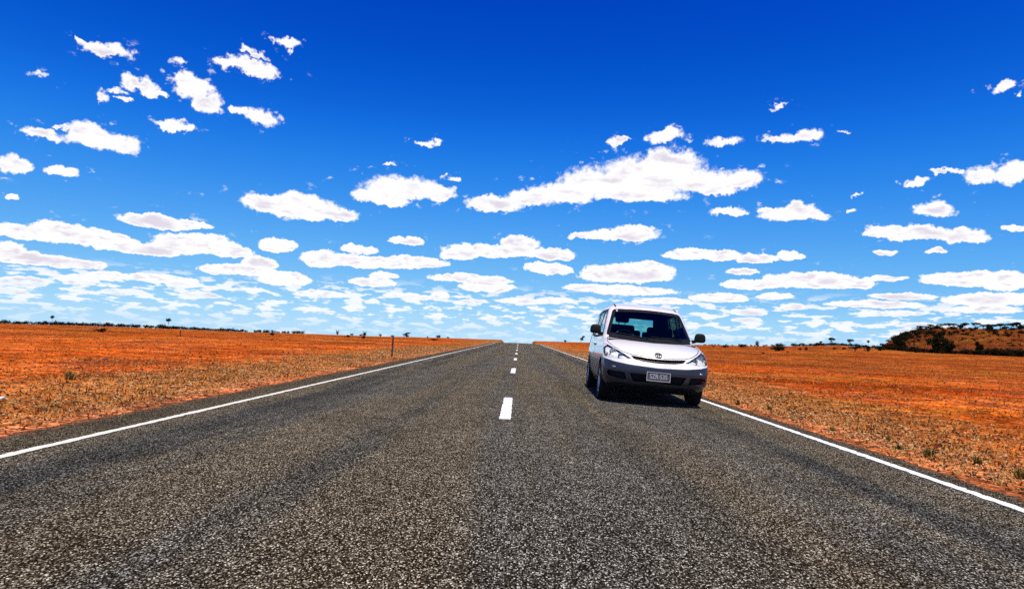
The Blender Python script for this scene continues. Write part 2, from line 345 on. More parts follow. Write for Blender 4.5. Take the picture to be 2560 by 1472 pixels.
    b.inputs['Roughness'].default_value = 0.95; b.inputs['Specular IOR Level'].default_value = 0.0
    bp = t.nodes.new('ShaderNodeBump'); bp.inputs['Strength'].default_value = 0.9; bp.inputs['Distance'].default_value = 0.12
    hsum = mth('ADD', mth('MULTIPLY', sml, 1.0, tree=t), mth('ADD', mth('MULTIPLY', tiny, 0.35, tree=t), mth('MULTIPLY', mid, 2.0, tree=t), tree=t), tree=t)
    t.links.new(hsum, bp.inputs['Height']); t.links.new(bp.outputs[0], b.inputs['Normal'])
    return m

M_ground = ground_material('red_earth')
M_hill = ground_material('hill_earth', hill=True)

def polar_sheet(name, azs, rs, zf, mat):
    A, Rr = np.meshgrid(np.radians(azs), rs)
    x = np.sin(A)*Rr; y = np.cos(A)*Rr
    V = np.stack([x, y, zf(x, y)], -1).reshape(-1, 3)
    n, m = len(rs), len(azs)
    i = np.arange(n-1)[:, None]*m+np.arange(m-1)[None, :]
    F = np.stack([i, i+m, i+m+1, i+1], -1).reshape(-1, 4)[:, ::-1]
    return np_mesh(name, V, F, mat, True)

azs = np.concatenate([np.arange(-180, -48, 2.0), np.arange(-48, 48, 0.16), np.arange(48, 180.1, 2.0)])
rs = np.concatenate([[0.02, .3, .6], np.geomspace(1.0, 60, 170), np.arange(61.5, 350, 2.2), np.geomspace(352, 4000, 40)])
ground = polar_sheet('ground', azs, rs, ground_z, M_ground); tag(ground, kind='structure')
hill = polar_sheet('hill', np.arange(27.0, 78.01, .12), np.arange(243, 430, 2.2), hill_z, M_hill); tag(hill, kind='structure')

# ------------------------------------------------------------------ road
def asphalt_material():
    m, t, b = new_mat('chip_seal')
    g = t.nodes.new('ShaderNodeNewGeometry'); P = g.outputs['Position']
    sp = t.nodes.new('ShaderNodeSeparateXYZ'); t.links.new(P, sp.inputs[0]); X = sp.outputs[0]
    v = t.nodes.new('ShaderNodeTexVoronoi'); v.inputs['Scale'].default_value = 145.0
    warp = vmth('MULTIPLY', noise(P, 60, 2, 0.5, tree=t, col=True), (0.005, 0.005, 0.005), tree=t)
    t.links.new(vmth('MULTIPLY', vmth('ADD', P, warp, tree=t), (1.0, 0.62, 1.0), tree=t), v.inputs['Vector'])
    s2 = t.nodes.new('ShaderNodeSeparateColor'); t.links.new(v.outputs['Color'], s2.inputs[0])
    ramp = t.nodes.new('ShaderNodeValToRGB'); t.links.new(s2.outputs[0], ramp.inputs[0])
    e = ramp.color_ramp.elements; e[0].position = 0.0; e[0].color = (0.014, 0.010, 0.006, 1); e[1].position = 1.0; e[1].color = (0.62, 0.59, 0.52, 1)
    for p, cc in ((0.40, (0.030, 0.024, 0.018)), (0.64, (0.105, 0.092, 0.074)), (0.82, (0.20, 0.185, 0.155)), (0.93, (0.40, 0.375, 0.325))):
        q = e.new(p); q.color = (*cc, 1)
    c = ramp.outputs[0]
    # bitumen between the chips
    gap = smooth(v.outputs['Distance'], 0.50, 0.66, tree=t)
    c = mixc(gap, c, (0.008, 0.005, 0.003), tree=t)
    # coarser mottling, so that grain is still there further off
    for sc, amp in ((40.0, 0.45), (9.0, 0.35), (1.3, 0.3)):
        k = mth('MULTIPLY_ADD', mth('SUBTRACT', noise(vmth('MULTIPLY', P, (1, 0.8, 1), tree=t), sc, 3, 0.6, tree=t), 0.5, tree=t), amp*3, 1.0, tree=t)
        kk = t.nodes.new('ShaderNodeCombineXYZ')
        for i in range(3): t.links.new(k, kk.inputs[i])
        c = vmth('MULTIPLY', c, kk.outputs[0], tree=t)
    # dusty buff between the wheel paths, blue-black bitumen bleeding in them
    st = vmth('MULTIPLY', P, (1.0, 0.055, 1), tree=t)
    wob = mth('MULTIPLY', mth('SUBTRACT', noise(vmth('MULTIPLY', P, (0.0, 0.09, 0), tree=t), 1.0, 2, 0.5, tree=t), 0.5, tree=t), 0.9, tree=t)
    xw = mth('ADD', X, wob, tree=t)
    streak = noise(st, 2.6, 4, 0.6, tree=t)
    band = None
    for cx, w, a in ((2.72, 0.42, 1.0), (1.05, 0.38, 0.45), (-1.35, 0.45, 0.55), (-3.05, 0.75, 0.95)):
        q = mth('MULTIPLY', smooth(mth('ABSOLUTE', mth('SUBTRACT', xw, cx, tree=t), tree=t), w, w*0.15, tree=t), a, tree=t)
        band = q if band is None else mth('MAXIMUM', band, q, tree=t)
    band = mth('MULTIPLY', band, smooth(streak, 0.36, 0.62, tree=t), tree=t)
    buff = mth('MULTIPLY', mth('SUBTRACT', 1.0, band, tree=t), smooth(noise(st, 1.1, 3, 0.5, tree=t), 0.38, 0.6, tree=t), tree=t)
    c = mixc(mth('MULTIPLY', buff, 0.85, tree=t), c, vmth('MULTIPLY', c, (1.22, 1.08, 0.86), tree=t), tree=t)
    c = mixc(mth('MULTIPLY', band, 0.9, tree=t), c, vmth('MULTIPLY', c, (0.46, 0.50, 0.56), tree=t), tree=t)
    # unworn, darker chips outside the edge lines
    out = mth('MAXIMUM', smooth(X, LINE_L-0.05, LINE_L-0.15, tree=t), smooth(X, LINE_R+0.03, LINE_R+0.1, tree=t), tree=t)
    c = mixc(mth('MULTIPLY', out, 0.8, tree=t), c, vmth('MULTIPLY', c, (0.62, 0.60, 0.58), tree=t), tree=t)
    # red dust washed in from the shoulders
    dust = mth('MULTIPLY', mth('MAXIMUM', smooth(X, SEAL_L+.25, SEAL_L-.05, tree=t), smooth(X, SEAL_R-.12, SEAL_R+.03, tree=t), tree=t), smooth(noise(P, 14, 3, .6, tree=t), .45, .6, tree=t), tree=t)
    c = mixc(mth('MULTIPLY', dust, 0.7, tree=t), c, (0.36, 0.10, 0.03), tree=t)
    c = vmth('MULTIPLY', c, (1.14, 1.17, 1.16), tree=t)
    t.links.new(c, b.inputs['Base Color'])
    b.inputs['Roughness'].default_value = 0.8; b.inputs['Specular IOR Level'].default_value = 0.0
    b.inputs['Sheen Weight'].default_value = 0.0; b.inputs['Sheen Roughness'].default_value = 0.35; b.inputs['Sheen Tint'].default_value = (1.0, 0.93, 0.80, 1)
    bp = t.nodes.new('ShaderNodeBump'); bp.inputs['Strength'].default_value = 1.0; bp.inputs['Distance'].default_value = 0.006
    t.links.new(mth('SUBTRACT', 1.0, v.outputs['Distance'], tree=t), bp.inputs['Height']); t.links.new(bp.outputs[0], b.inputs['Normal'])
    return m

M_asphalt = asphalt_material()
ys = np.concatenate([np.arange(-40, 2, 2.0), np.arange(2, 30, 0.05), np.arange(30, 100, .8), np.arange(100, 300, 1.5)])
xs = np.concatenate([[SEAL_L-.01, SEAL_L], np.linspace(SEAL_L+.1, LINE_L, 4), np.linspace(-3.5, ROAD_C, 7), np.linspace(.3, LINE_R, 7), [3.7, SEAL_R, SEAL_R+.01]])
Yg, Xg = np.meshgrid(ys, xs, indexing='ij')
Xr = Xg.copy()
def rag(y, s): return .035*np.sin(y*2.3+s)+.03*np.sin(y*7.1+2*s)+.02*np.sin(y*19+s)+.02*np.sin(y*41+3*s)
Xr[:, 0] += rag(ys, 1); Xr[:, 1] += rag(ys, 1); Xr[:, -1] += rag(ys, 4)*.8; Xr[:, -2] += rag(ys, 4)*.8
Z = road_z(Xr, Yg)+.004; Z[:, 0] -= .09; Z[:, -1] -= .09
n, m_ = len(ys), len(xs)
i = np.arange(n-1)[:, None]*m_+np.arange(m_-1)[None, :]
F = np.stack([i, i+1, i+m_+1, i+m_], -1).reshape(-1, 4)
road = np_mesh('road', np.stack([Xr, Yg, Z], -1).reshape(-1, 3), F, M_asphalt, False); tag(road, kind='structure')

def paint_material(name, col):
    m, t, b = new_mat(name)
    g = t.nodes.new('ShaderNodeNewGeometry'); P = g.outputs['Position']
    nz = noise(P, 70, 3, 0.7, tree=t); n2 = noise(P, 5, 3, 0.6, tree=t)
    k = mth('MULTIPLY', smooth(nz, 0.52, 0.66, tree=t), smooth(n2, 0.3, 0.55, tree=t), tree=t)
    c = mixc(mth('MULTIPLY', k, 0.75, tree=t), col, tuple(v*0.45 for v in col), tree=t)
    t.links.new(c, b.inputs['Base Color']); b.inputs['Roughness'].default_value = 0.6
    bp = t.nodes.new('ShaderNodeBump'); bp.inputs['Strength'].default_value = 0.6; bp.inputs['Distance'].default_value = 0.004
    t.links.new(nz, bp.inputs['Height']); t.links.new(bp.outputs[0], b.inputs['Normal'])
    return m
M_white = paint_material('white_road_paint', (0.86, 0.85, 0.82))
M_cream = paint_material('cream_road_paint', (0.78, 0.74, 0.60))

def stripe(name, x0, width, y0, y1, mat, step=.06, jag=.007):
    yy = np.arange(y0, min(y1, 32), step)
    if y1 > 32: yy = np.concatenate([yy, np.arange(max(32, y0), y1, 0.95)])
    yy = np.append(yy, y1)
    jl = rng.normal(0, jag, len(yy)); jr = rng.normal(0, jag, len(yy))
    xl = x0-width/2+jl; xr = x0+width/2+jr
    V = np.stack([np.stack([xl, yy, road_z(xl, yy)+.008], -1), np.stack([xr, yy, road_z(xr, yy)+.008], -1)], 1).reshape(-1, 3)
    k = np.arange(len(yy)-1)*2
    F = np.stack([k, k+1, k+3, k+2], -1)
    o = np_mesh(name, V, F, mat); tag(o, kind='structure'); return o
stripe('edge_line', LINE_L, .10, -8, 215, M_cream)
stripe('edge_line', LINE_R, .108, -8, 215, M_white)
k = -1
while True:
    y0 = 8.0+10.25*k
    if y0 > 210: break
    stripe('centre_line_dash', ROAD_C, .13, y0, y0+2.85, M_white, jag=.005); k += 1

# ------------------------------------------------------------------ the van (local frame: nose at y=0 facing -y, x to the right, z up)
def pchip(xs, ys, xq):
    xs = np.array(xs, float); ys = np.array(ys, float); h = np.diff(xs); d = np.diff(ys)/h
    m = np.zeros(len(xs)); m[0] = d[0]; m[-1] = d[-1]
    for i in range(1, len(xs)-1):
        m[i] = 0 if d[i-1]*d[i] <= 0 else (h[i-1]+h[i])*3/((2*h[i]+h[i-1])/d[i-1]+(h[i]+2*h[i-1])/d[i])
    k = np.clip(np.searchsorted(xs, xq)-1, 0, len(xs)-2); t = (xq-xs[k])/h[k]
    return (ys[k]*(2*t**3-3*t**2+1)+m[k]*h[k]*(t**3-2*t**2+t)+ys[k+1]*(-2*t**3+3*t**2)+m[k+1]*h[k]*(t**3-t**2))

ZW = [.24, .30, .36, .45, .62, .80, .95, 1.05, 1.10, 1.30, 1.50, 1.60, 1.66, 1.70, 1.73, 1.75, 1.765, 1.772]
W_ = [.77, .81, .835, .85, .862, .858, .845, .822, .805, .762, .715, .685, .652, .60, .52, .42, .26, .05]
ZY = [.24, .30, .34, .40, .55, .62, .66, .70, .76, .80, .84, .90, .96, 1.02, 1.05, 1.10, 1.30, 1.50, 1.60, 1.65, 1.69, 1.72, 1.75, 1.765, 1.772]
Y_ = [.30, .12, .05, .015, .0, .012, .03, .045, .075, .12, .19, .33, .53, .80, .985, 1.07, 1.35, 1.65, 1.81, 1.91, 2.04, 2.2, 2.45, 2.65, 2.85]
ZD = [.24, .7, .95, 1.1, 1.3, 1.6, 1.7, 1.772]
D_ = [.36, .40, .44, .47, .42, .31, .30, .10]
ZR = [.24, .40, .60, 1.0, 1.3, 1.5, 1.6, 1.68, 1.73, 1.765, 1.772]
YR = [4.55, 4.70, 4.74, 4.70, 4.60, 4.50, 4.42, 4.30, 4.05, 3.6, 3.2]

def van_contour(z):
    w = float(pchip(ZW, W_, z)); y0 = float(pchip(ZY, Y_, z)); dn = float(pchip(ZD, D_, z)); y1 = float(pchip(ZR, YR, z))
    dr = min(.30, (y1-y0)*.3); n = 2.25
    pts = []
    for t in np.linspace(0, 1, 34)[:-1]:
        a = (t**1.05)*math.pi/2
        pts.append((w*math.sin(a)**(2/n), y0+dn*(1-math.cos(a)**(2/n))))
    ya, yb = y0+dn, y1-dr
    for t in np.linspace(0, 1, 50)[:-1]:
        y = ya+(yb-ya)*t; pts.append((w*(1-.03*max(0, (y-2.6)/2.1)**2), y))
    wr = w*(1-.03*max(0, (yb-2.6)/2.1)**2)
    for t in np.linspace(0, 1, 16):
        a = t*math.pi/2; pts.append((wr*math.cos(a)**(2/2.6) if a < 1.57 else 0.0, yb+dr*(math.sin(a)**(2/2.6))))
    return pts

def van_surface():
    zs = np.concatenate([np.linspace(.24, .36, 6)[:-1], np.linspace(.36, .74, 22)[:-1], np.linspace(.74, 1.05, 26)[:-1], np.linspace(1.05, 1.62, 30)[:-1],
                         1.62+(1.772-1.62)*np.sin(np.linspace(0, 1, 20)*math.pi/2)])
    bm = bmesh.new(); rows = []
    for z in zs:
        half = van_contour(float(z))
        loop = half+[(-x, y) for x, y in reversed(half[1:-1])]
        rows.append([bm.verts.new((x, y, z)) for x, y in loop])
    n = len(rows[0])
    for a, b in zip(rows, rows[1:]):
        for i in range(n): bm.faces.new((a[i], b[i], b[(i+1) % n], a[(i+1) % n]))
    bm.faces.new(rows[-1])
    bmesh.ops.recalc_face_normals(bm, faces=bm.faces)
    bm.normal_update()
    top = max(bm.faces, key=lambda f_: f_.calc_center_median().z)
    if top.normal.z < 0: bmesh.ops.reverse_faces(bm, faces=bm.faces); bm.normal_update()
    return bm

def pip(x, y, poly):
    c = False; j = len(poly)-1
    for i in range(len(poly)):
        xi, yi = poly[i]; xj, yj = poly[j]
        if (yi > y) != (yj > y) and x < (xj-xi)*(y-yi)/(yj-yi)+xi: c = not c
        j = i
    return c

def cut(bm, poly, ax, sel):
    """score the surface along a polygon drawn in the (ax0, ax1) plane; return the faces inside it"""
    i, j = ax
    x0 = min(p[0] for p in poly); x1 = max(p[0] for p in poly); y0 = min(p[1] for p in poly); y1 = max(p[1] for p in poly)
    def subset():
        out = []
        for f_ in bm.faces:
            vs = [v.co for v in f_.verts]
            if max(v[i] for v in vs) < x0-1e-4 or min(v[i] for v in vs) > x1+1e-4: continue
            if max(v[j] for v in vs) < y0-1e-4 or min(v[j] for v in vs) > y1+1e-4: continue
            if sel(f_): out.append(f_)
        return out
    for k in range(len(poly)):
        p, q = poly[k], poly[(k+1) % len(poly)]
        fs = subset(); 
        lx0, lx1 = min(p[0], q[0])-.02, max(p[0], q[0])+.02; ly0, ly1 = min(p[1], q[1])-.02, max(p[1], q[1])+.02
        fs = [f_ for f_ in fs if not (max(v.co[i] for v in f_.verts) < lx0 or min(v.co[i] for v in f_.verts) > lx1 or max(v.co[j] for v in f_.verts) < ly0 or min(v.co[j] for v in f_.verts) > ly1)]
        if not fs: continue
        co = [0, 0, 0]; co[i] = p[0]; co[j] = p[1]
        no = [0, 0, 0]; no[i] = -(q[1]-p[1]); no[j] = q[0]-p[0]
        geom = list({v for f_ in fs for v in f_.verts})+list({e for f_ in fs for e in f_.edges})+fs
        bmesh.ops.bisect_plane(bm, geom=geom, dist=1e-5, plane_co=co, plane_no=no)
    bm.normal_update()
    res = []
    for f_ in subset():
        c = f_.calc_center_median()
        if pip(c[i], c[j], poly): res.append(f_)
    return res

def take(bm, faces, move=(0, 0, 0), inward=0.0, remove=True):
    """lift faces out of the shell as a new bmesh"""
    nb = bmesh.new(); mp = {}
    for f_ in faces:
        for v in f_.verts:
            if v not in mp: mp[v] = nb.verts.new(v.co+Vector(move)-v.normal*inward)
        try: nb.faces.new([mp[v] for v in f_.verts])
        except ValueError: pass
    nb.normal_update()
    if remove: bmesh.ops.delete(bm, geom=faces, context='FACES')
    return nb

shell = van_surface()
shell.verts.ensure_lookup_table()
BVH = BVHTree.FromBMesh(shell)
base_me = bpy.data.meshes.new('tmp'); shell.to_mesh(base_me)
from mathutils.kdtree import KDTree
KD = KDTree(len(shell.verts))
for v in shell.verts: KD.insert(v.co, v.index)
KD.balance()
VN = [v.normal.copy() for v in shell.verts]

def shell_normal(co):
    n = Vector()
    for c, i, d in KD.find_n(co, 4): n += VN[i]*(1/(d+1e-4))
    return n.normalized()

def put(name, bm, mat, parent, normals=False, smooth_=True):
    me = bpy.data.meshes.new(name); bm.to_mesh(me); bm.free()
    me.materials.append(mat)
    me.polygons.foreach_set('use_smooth', [smooth_]*len(me.polygons))
    if normals: me.normals_split_custom_set_from_vertices([shell_normal(v.co) for v in me.vertices])
    me.update()
    o = bpy.data.objects.new(name, me); C.objects.link(o)
    if parent: o.parent = parent
    return o

AXV = {'front': (0, 2), 'side': (1, 2), 'top': (0, 1)}
def project(p, view, side=1):
    if view == 'front': o, d = Vector((p[0], -3, p[1])), Vector((0, 1, 0))
    elif view == 'side': o, d = Vector((3*side, p[0], p[1])), Vector((-side, 0, 0))
    else: o, d = Vector((p[0], p[1], 4)), Vector((0, 0, -1))
    h = BVH.ray_cast(o, d)
    return (h[0], h[1]) if h[0] is not None else (None, None)

def resample(path, step=.02):
    out = []
    for (a, b), (c, d) in zip(path, path[1:]):
        n = max(1, int(math.hypot(c-a, d-b)/step))
        out += [(a+(c-a)*t/n, b+(d-b)*t/n) for t in range(n)]
    return out+[path[-1]]

def ribbon(bm, path, width, view, off=.002, side=1, closed=False, lift=None):
    """a flat strip lying on the shell along a path"""
    if closed: path = list(path)+[path[0]]
    pts = resample(path); rows = []
    for k, p in enumerate(pts):
        a = pts[max(0, k-1)]; b = pts[min(len(pts)-1, k+1)]
        if closed and k in (0, len(pts)-1): a, b = pts[-2], pts[1]
        t = Vector((b[0]-a[0], b[1]-a[1])); 
        if t.length < 1e-9: continue
        t.normalize(); n = Vector((-t.y, t.x))*width/2
        row = []
        for s in (-1, 1):
            c, nn = project((p[0]+n.x*s, p[1]+n.y*s), view, side)
            if c is None: row = None; break
            row.append(bm.verts.new(c+shell_normal(c)*off))
        rows.append(row)
    for a, b in zip(rows, rows[1:]):
        if a and b: bm.faces.new((a[0], a[1], b[1], b[0]))
    return bm

def tube(bm, pts, rad, seg=8):
    rings = []
    for k, p in enumerate(pts):
        p = Vector(p); t = (Vector(pts[min(len(pts)-1, k+1)])-Vector(pts[max(0, k-1)])).normalized()
        a = t.orthogonal().normalized(); b = t.cross(a)
        r_ = rad[k] if isinstance(rad, (list, tuple)) else rad
        rings.append([bm.verts.new(p+(a*math.cos(q)+b*math.sin(q))*r_) for q in [2*math.pi*i_/seg for i_ in range(seg)]])
    for r1, r2 in zip(rings, rings[1:]):
        best = min(range(seg), key=lambda s: (r2[s].co-r1[0].co).length)
        r2[:] = r2[best:]+r2[:best]
        for i_ in range(seg): bm.faces.new((r1[i_], r1[(i_+1) % seg], r2[(i_+1) % seg], r2[i_]))
    bm.faces.new(rings[0][::-1]); bm.faces.new(rings[-1]); return bm

def box(bm, c, s, rot=None, bev=0.0, segs=2):
    r_ = bmesh.ops.create_cube(bm, size=1.0); vs = r_['verts']
    bmesh.ops.scale(bm, vec=s, verts=vs)
    if bev:
        es = list({e for v in vs for e in v.link_edges})
        bb = bmesh.ops.bevel(bm, geom=es, offset=bev, segments=segs, affect='EDGES', profile=.5)
        vs = list({v for f_ in bb['faces'] for v in f_.verts} | {v for v in vs if v.is_valid})
    if rot: bmesh.ops.rotate(bm, cent=(0, 0, 0), matrix=rot, verts=vs)
    bmesh.ops.translate(bm, vec=c, verts=vs); return bm

def lathe(bm, prof, c, seg=40):
    """profile (radius, x offset) turned round the x axis"""
    rings = []
    for r_, dx in prof:
        rings.append([bm.verts.new((c[0]+dx, c[1]+r_*math.cos(2*math.pi*k/seg), c[2]+r_*math.sin(2*math.pi*k/seg))) for k in range(seg)])
    for a, b in zip(rings, rings[1:]):
        for k in range(seg): bm.faces.new((a[k], a[(k+1) % seg], b[(k+1) % seg], b[k]))
    return bm

# materials of the van
def paint_mat(name, col, metal, rough, coat=1.0):
    m, t, b = new_mat(name)
    tc = t.nodes.new('ShaderNodeTexCoord')
    nz = noise(tc.outputs['Object'], 2.2, 4, .6, tree=t)
    dust = smooth(nz, .35, .75, tree=t)
    t.links.new(mixc(mth('MULTIPLY', dust, .25, tree=t), col, tuple(a*.85+b_*.15*min(1,a*3) for a, b_ in zip(col, (.5, .25, .12))), tree=t), b.inputs['Base Color'])
    b.inputs['Metallic'].default_value = metal
    b.inputs['Coat Weight'].default_value = coat; b.inputs['Coat Roughness'].default_value = .03
    t.links.new(mth('MULTIPLY_ADD', dust, .08, rough, tree=t), b.inputs['Roughness'])
    return m
M_silver = paint_mat('silver_paint', (.93, .90, .83), .05, .30)
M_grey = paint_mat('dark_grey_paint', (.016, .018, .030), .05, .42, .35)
M_black = pmat('black_plastic', (.010, .010, .011), .6, var=.3, spec=.12)
M_rubber = pmat('tyre_rubber', (.012, .012, .012), .85, var=.3, scale=30, spec=.2)
M_chrome = pmat('bright_metal', (.75, .76, .78), .18, 1.0, var=.05)
M_alloy = pmat('wheel_alloy', (.42, .43, .45), .35, .9, var=.1)
M_dark = pmat('dark_cabin_trim', (.010, .010, .012), .9, var=.3, spec=.05)
M_seat = pmat('seat_cloth', (.014, .014, .017), .95, var=.3, scale=40, spec=.05)
M_trimw = pmat('pale_label', (.7, .72, .72), .6, var=.1)

def glass_mat(name, tint, refl=1.0, ior=1.3):
    m = bpy.data.materials.new(name); m.use_nodes = True; t = m.node_tree; t.nodes.clear()
    out = t.nodes.new('ShaderNodeOutputMaterial'); mx = t.nodes.new('ShaderNodeMixShader')
    tr = t.nodes.new('ShaderNodeBsdfTransparent'); gl = t.nodes.new('ShaderNodeBsdfGlossy'); fr = t.nodes.new('ShaderNodeFresnel')
    tc = t.nodes.new('ShaderNodeTexCoord')
    c = mixc(smooth(noise(tc.outputs['Object'], 3, 3, .5, tree=t), .3, .7, tree=t), tint, tuple(v*.93 for v in tint), tree=t)
    t.links.new(c, tr.inputs[0]); gl.inputs['Roughness'].default_value = .02; gl.inputs[0].default_value = (refl, refl, refl, 1)
    fr.inputs[0].default_value = ior
    t.links.new(fr.outputs[0], mx.inputs[0]); t.links.new(tr.outputs[0], mx.inputs[1]); t.links.new(gl.outputs[0], mx.inputs[2])
    t.links.new(mx.outputs[0], out.inputs[0]); return m
M_glass = glass_mat('tinted_glass', (.42, .74, .74), ior=1.22)
M_glass_side = glass_mat('dark_tinted_glass', (.40, .72, .74))
M_lens = glass_mat('clear_lens', (.96, .97, .97), ior=1.15)

van = empty('van', (2.22, 11.08, -.066), (0, R(3.0), R(-2.0)))
tag(van, 'silver people carrier with dark grey lower body facing the camera in the right lane', 'van')

is_front = lambda f_: f_.normal.y < -.03 and f_.calc_center_median().y < 2.3
def is_side(s): return lambda f_: f_.normal.x*s > .45
is_rear = lambda f_: f_.normal.y > .4 and f_.calc_center_median().y > 3.6

# --- wheel arches (open)
def arc_poly(cy, cz, r_): return [(cy+r_*math.cos(a), cz+r_*math.sin(a)) for a in np.linspace(-.25, math.pi+.25, 22)]+[(cy-r_*1.0, .1), (cy+r_*1.0, .1)]
for s in (-1, 1):
    for cy in (.93, 3.82):
        fs = cut(shell, arc_poly(cy, .325, .375), (1, 2), lambda f_: f_.calc_center_median().x*s > .35 and f_.normal.x*s > .2)
        bmesh.ops.delete(shell, geom=fs, context='FACES')

# --- glass
WS = [(-.755, 1.10), (-.69, 1.345), (-.632, 1.565), (-.605, 1.587), (-.3, 1.607), (0, 1.613), (.3, 1.607), (.605, 1.587), (.632, 1.565), (.69, 1.345), (.755, 1.10), (.4, 1.062), (0, 1.05), (-.4, 1.062)]
fs = cut(shell, WS, (0, 2), lambda f_: f_.normal.y < -.28 and f_.normal.z > .1 and f_.calc_center_median().y < 2.2); put('windscreen', take(shell, fs), M_glass, van, True)
RW = [(-.60, 1.12), (-.53, 1.56), (.53, 1.56), (.60, 1.12)]
fs = cut(shell, RW, (0, 2), is_rear); put('rear_window', take(shell, fs), M_glass_side, van, True)
SW = {'front': [(1.56, 1.10), (1.72, 1.25), (2.04, 1.53), (2.12, 1.565), (2.50, 1.575), (2.52, 1.07)],
      'mid': [(2.64, 1.07), (2.62, 1.575), (3.46, 1.57), (3.50, 1.08)],
      'rear': [(3.62, 1.09), (3.60, 1.565), (4.12, 1.54), (4.32, 1.12)]}
doors = {}
for s in (-1, 1):
    for k, poly in SW.items():
        fs = cut(shell, poly, (1, 2), is_side(s))
        doors[(s, k)] = take(shell, fs)
# --- head lamps
HL = [(.435, .735), (.52, .775), (.66, .85), (.80, .925), (.845, .93), (.862, .88), (.862, .80), (.845, .735), (.78, .71), (.62, .705), (.50, .715)]
lamps = {}
for s in (-1, 1):
    poly = [(x*s, z) for x, z in HL]
    fs = cut(shell, poly, (0, 2), lambda f_: f_.normal.y < -.03 and f_.calc_center_median().y < .62)
    house = take(shell, fs, inward=.03, remove=False)
    lamps[s] = (take(shell, fs), house)
# --- grille slot, lower openings
GR = [(-.45, .780), (-.20, .762), (0, .757), (.20, .762), (.45, .780), (.40, .728), (.26, .700), (0, .688), (-.26, .700), (-.40, .728)]
fs = cut(shell, GR, (0, 2), is_front); grille = take(shell, fs, inward=.03)
LO = [(-.455, .502), (.455, .502), (.385, .372), (-.385, .372)]
fs = cut(shell, LO, (0, 2), is_front); lower = take(shell, fs, inward=.04)
fogs = []
for s in (-1, 1):
    fs = cut(shell, [(x*s, z) for x, z in [(.53, .503), (.785, .515), (.80, .47), (.765, .425), (.62, .400), (.49, .392)]], (0, 2), lambda f_: f_.normal.y < -.03 and f_.calc_center_median().y < .6)
    fogs.append(take(shell, fs, inward=.03))
# --- bonnet
BN = [(-.44, .795), (-.2, .776), (0, .771), (.2, .776), (.44, .795), (.56, .825), (.70, .90), (.765, .955), (.775, 1.00), (.735, 1.055), (.40, 1.035), (0, 1.022), (-.40, 1.035), (-.735, 1.055), (-.775, 1.00), (-.765, .955), (-.70, .90), (-.56, .825)]
fs = cut(shell, BN, (0, 2), is_front); bonnet = take(shell, fs)
# --- front bumper: everything ahead of the arch under the crease
BP = [(-1.0, .72), (-.84, .695), (-.70, .662), (-.45, .632), (0, .614), (.45, .632), (.70, .662), (.84, .695), (1.0, .72), (1.0, .1), (-1.0, .1)]
fs = cut(shell, BP, (0, 2), lambda f_: f_.calc_center_median().y < .93); bumper = take(shell, fs)
# --- side panels
FD = [(1.47, .64), (1.38, .80), (1.40, 1.02), (1.52, 1.12), (1.72, 1.30), (2.02, 1.575), (2.12, 1.60), (2.57, 1.61), (2.585, .64)]
SD = [(2.60, .64), (2.585, 1.61), (3.54, 1.60), (3.56, 1.05), (3.56, .75), (3.48, .64)]
panels = {}
for s in (-1, 1):
    for k, poly in (('front', FD), ('mid', SD)):
        fs = cut(shell, poly, (1, 2), is_side(s)); panels[(s, k)] = take(shell, fs)
LB = [(-9, .1), (-9, .64), (9, .64), (9, .1)]
fs = cut(shell, [(.9, .05), (.9, .64), (4.9, .64), (4.9, .05)], (1, 2), lambda f_: f_.calc_center_median().z < .8)
skirt = take(shell, fs)

# cabin lining: the remaining upper shell, inset
fs = [f_ for f_ in shell.faces if f_.calc_center_median().z > 1.02]
lining = take(shell, fs, inward=.03, remove=False)
body = put('body', shell, M_silver, van, True)
put('cabin_lining', lining, M_dark, van)
put('bonnet', bonnet, M_silver, van, True)
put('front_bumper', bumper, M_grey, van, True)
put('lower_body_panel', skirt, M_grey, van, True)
for s in (-1, 1):
    for k, nm in (('front', 'front_door'), ('mid', 'sliding_door')):
        src = panels[(s, k)]
        inn = take(src, list(src.faces), inward=.03, remove=False)
        d = put(nm, src, M_silver, van, True)
        put('door_lining', inn, M_dark, d)
        put('window', doors[(s, k)], M_glass_side, d, True)
        hb = bmesh.new(); hy, hz = (2.42, .93) if k == 'front' else (2.72, .93)
        c, n_ = project((hy, hz), 'side', s)
        box(hb, (c.x+.018*s, hy, hz), (.022, .19, .035), bev=.009)
        put('handle', hb, M_silver, d)
        rb = bmesh.new(); c, n_ = project((hy, hz-.03), 'side', s); box(hb := bmesh.new(), (c.x+.001*s, hy, hz-.028), (.008, .15, .03), bev=.003)
        put('handle_recess', hb, M_black, d); rb.free()
        fr = bmesh.new(); ribbon(fr, SW[k], .045, 'side', .003, s, closed=True); put('window_seal', fr, M_black, d)
    put('rear_quarter_window', doors[(s, 'rear')], M_glass_side, van, True)
    q = bmesh.new(); ribbon(q, SW['rear'], .045, 'side', .003, s, closed=True); put('window_seal', q, M_black, van)
    q = bmesh.new(); ribbon(q, [(2.585, 1.06), (2.58, 1.60)], .10, 'side', .0045, s); put('black_pillar_trim', q, M_black, van); q = bmesh.new(); ribbon(q, [(3.56, 1.07), (3.53, 1.59)], .09, 'side', .0045, s); put('black_pillar_trim', q, M_black, van)
    q = bmesh.new(); ribbon(q, FD, .008, 'side', .0015, s, closed=True); ribbon(q, SD, .008, 'side', .0015, s, closed=True)
    ribbon(q, [(2.2, .985), (4.4, .985)][:2], .006, 'side', .0015, s) if False else None
    put('door_gap', q, M_black, van)
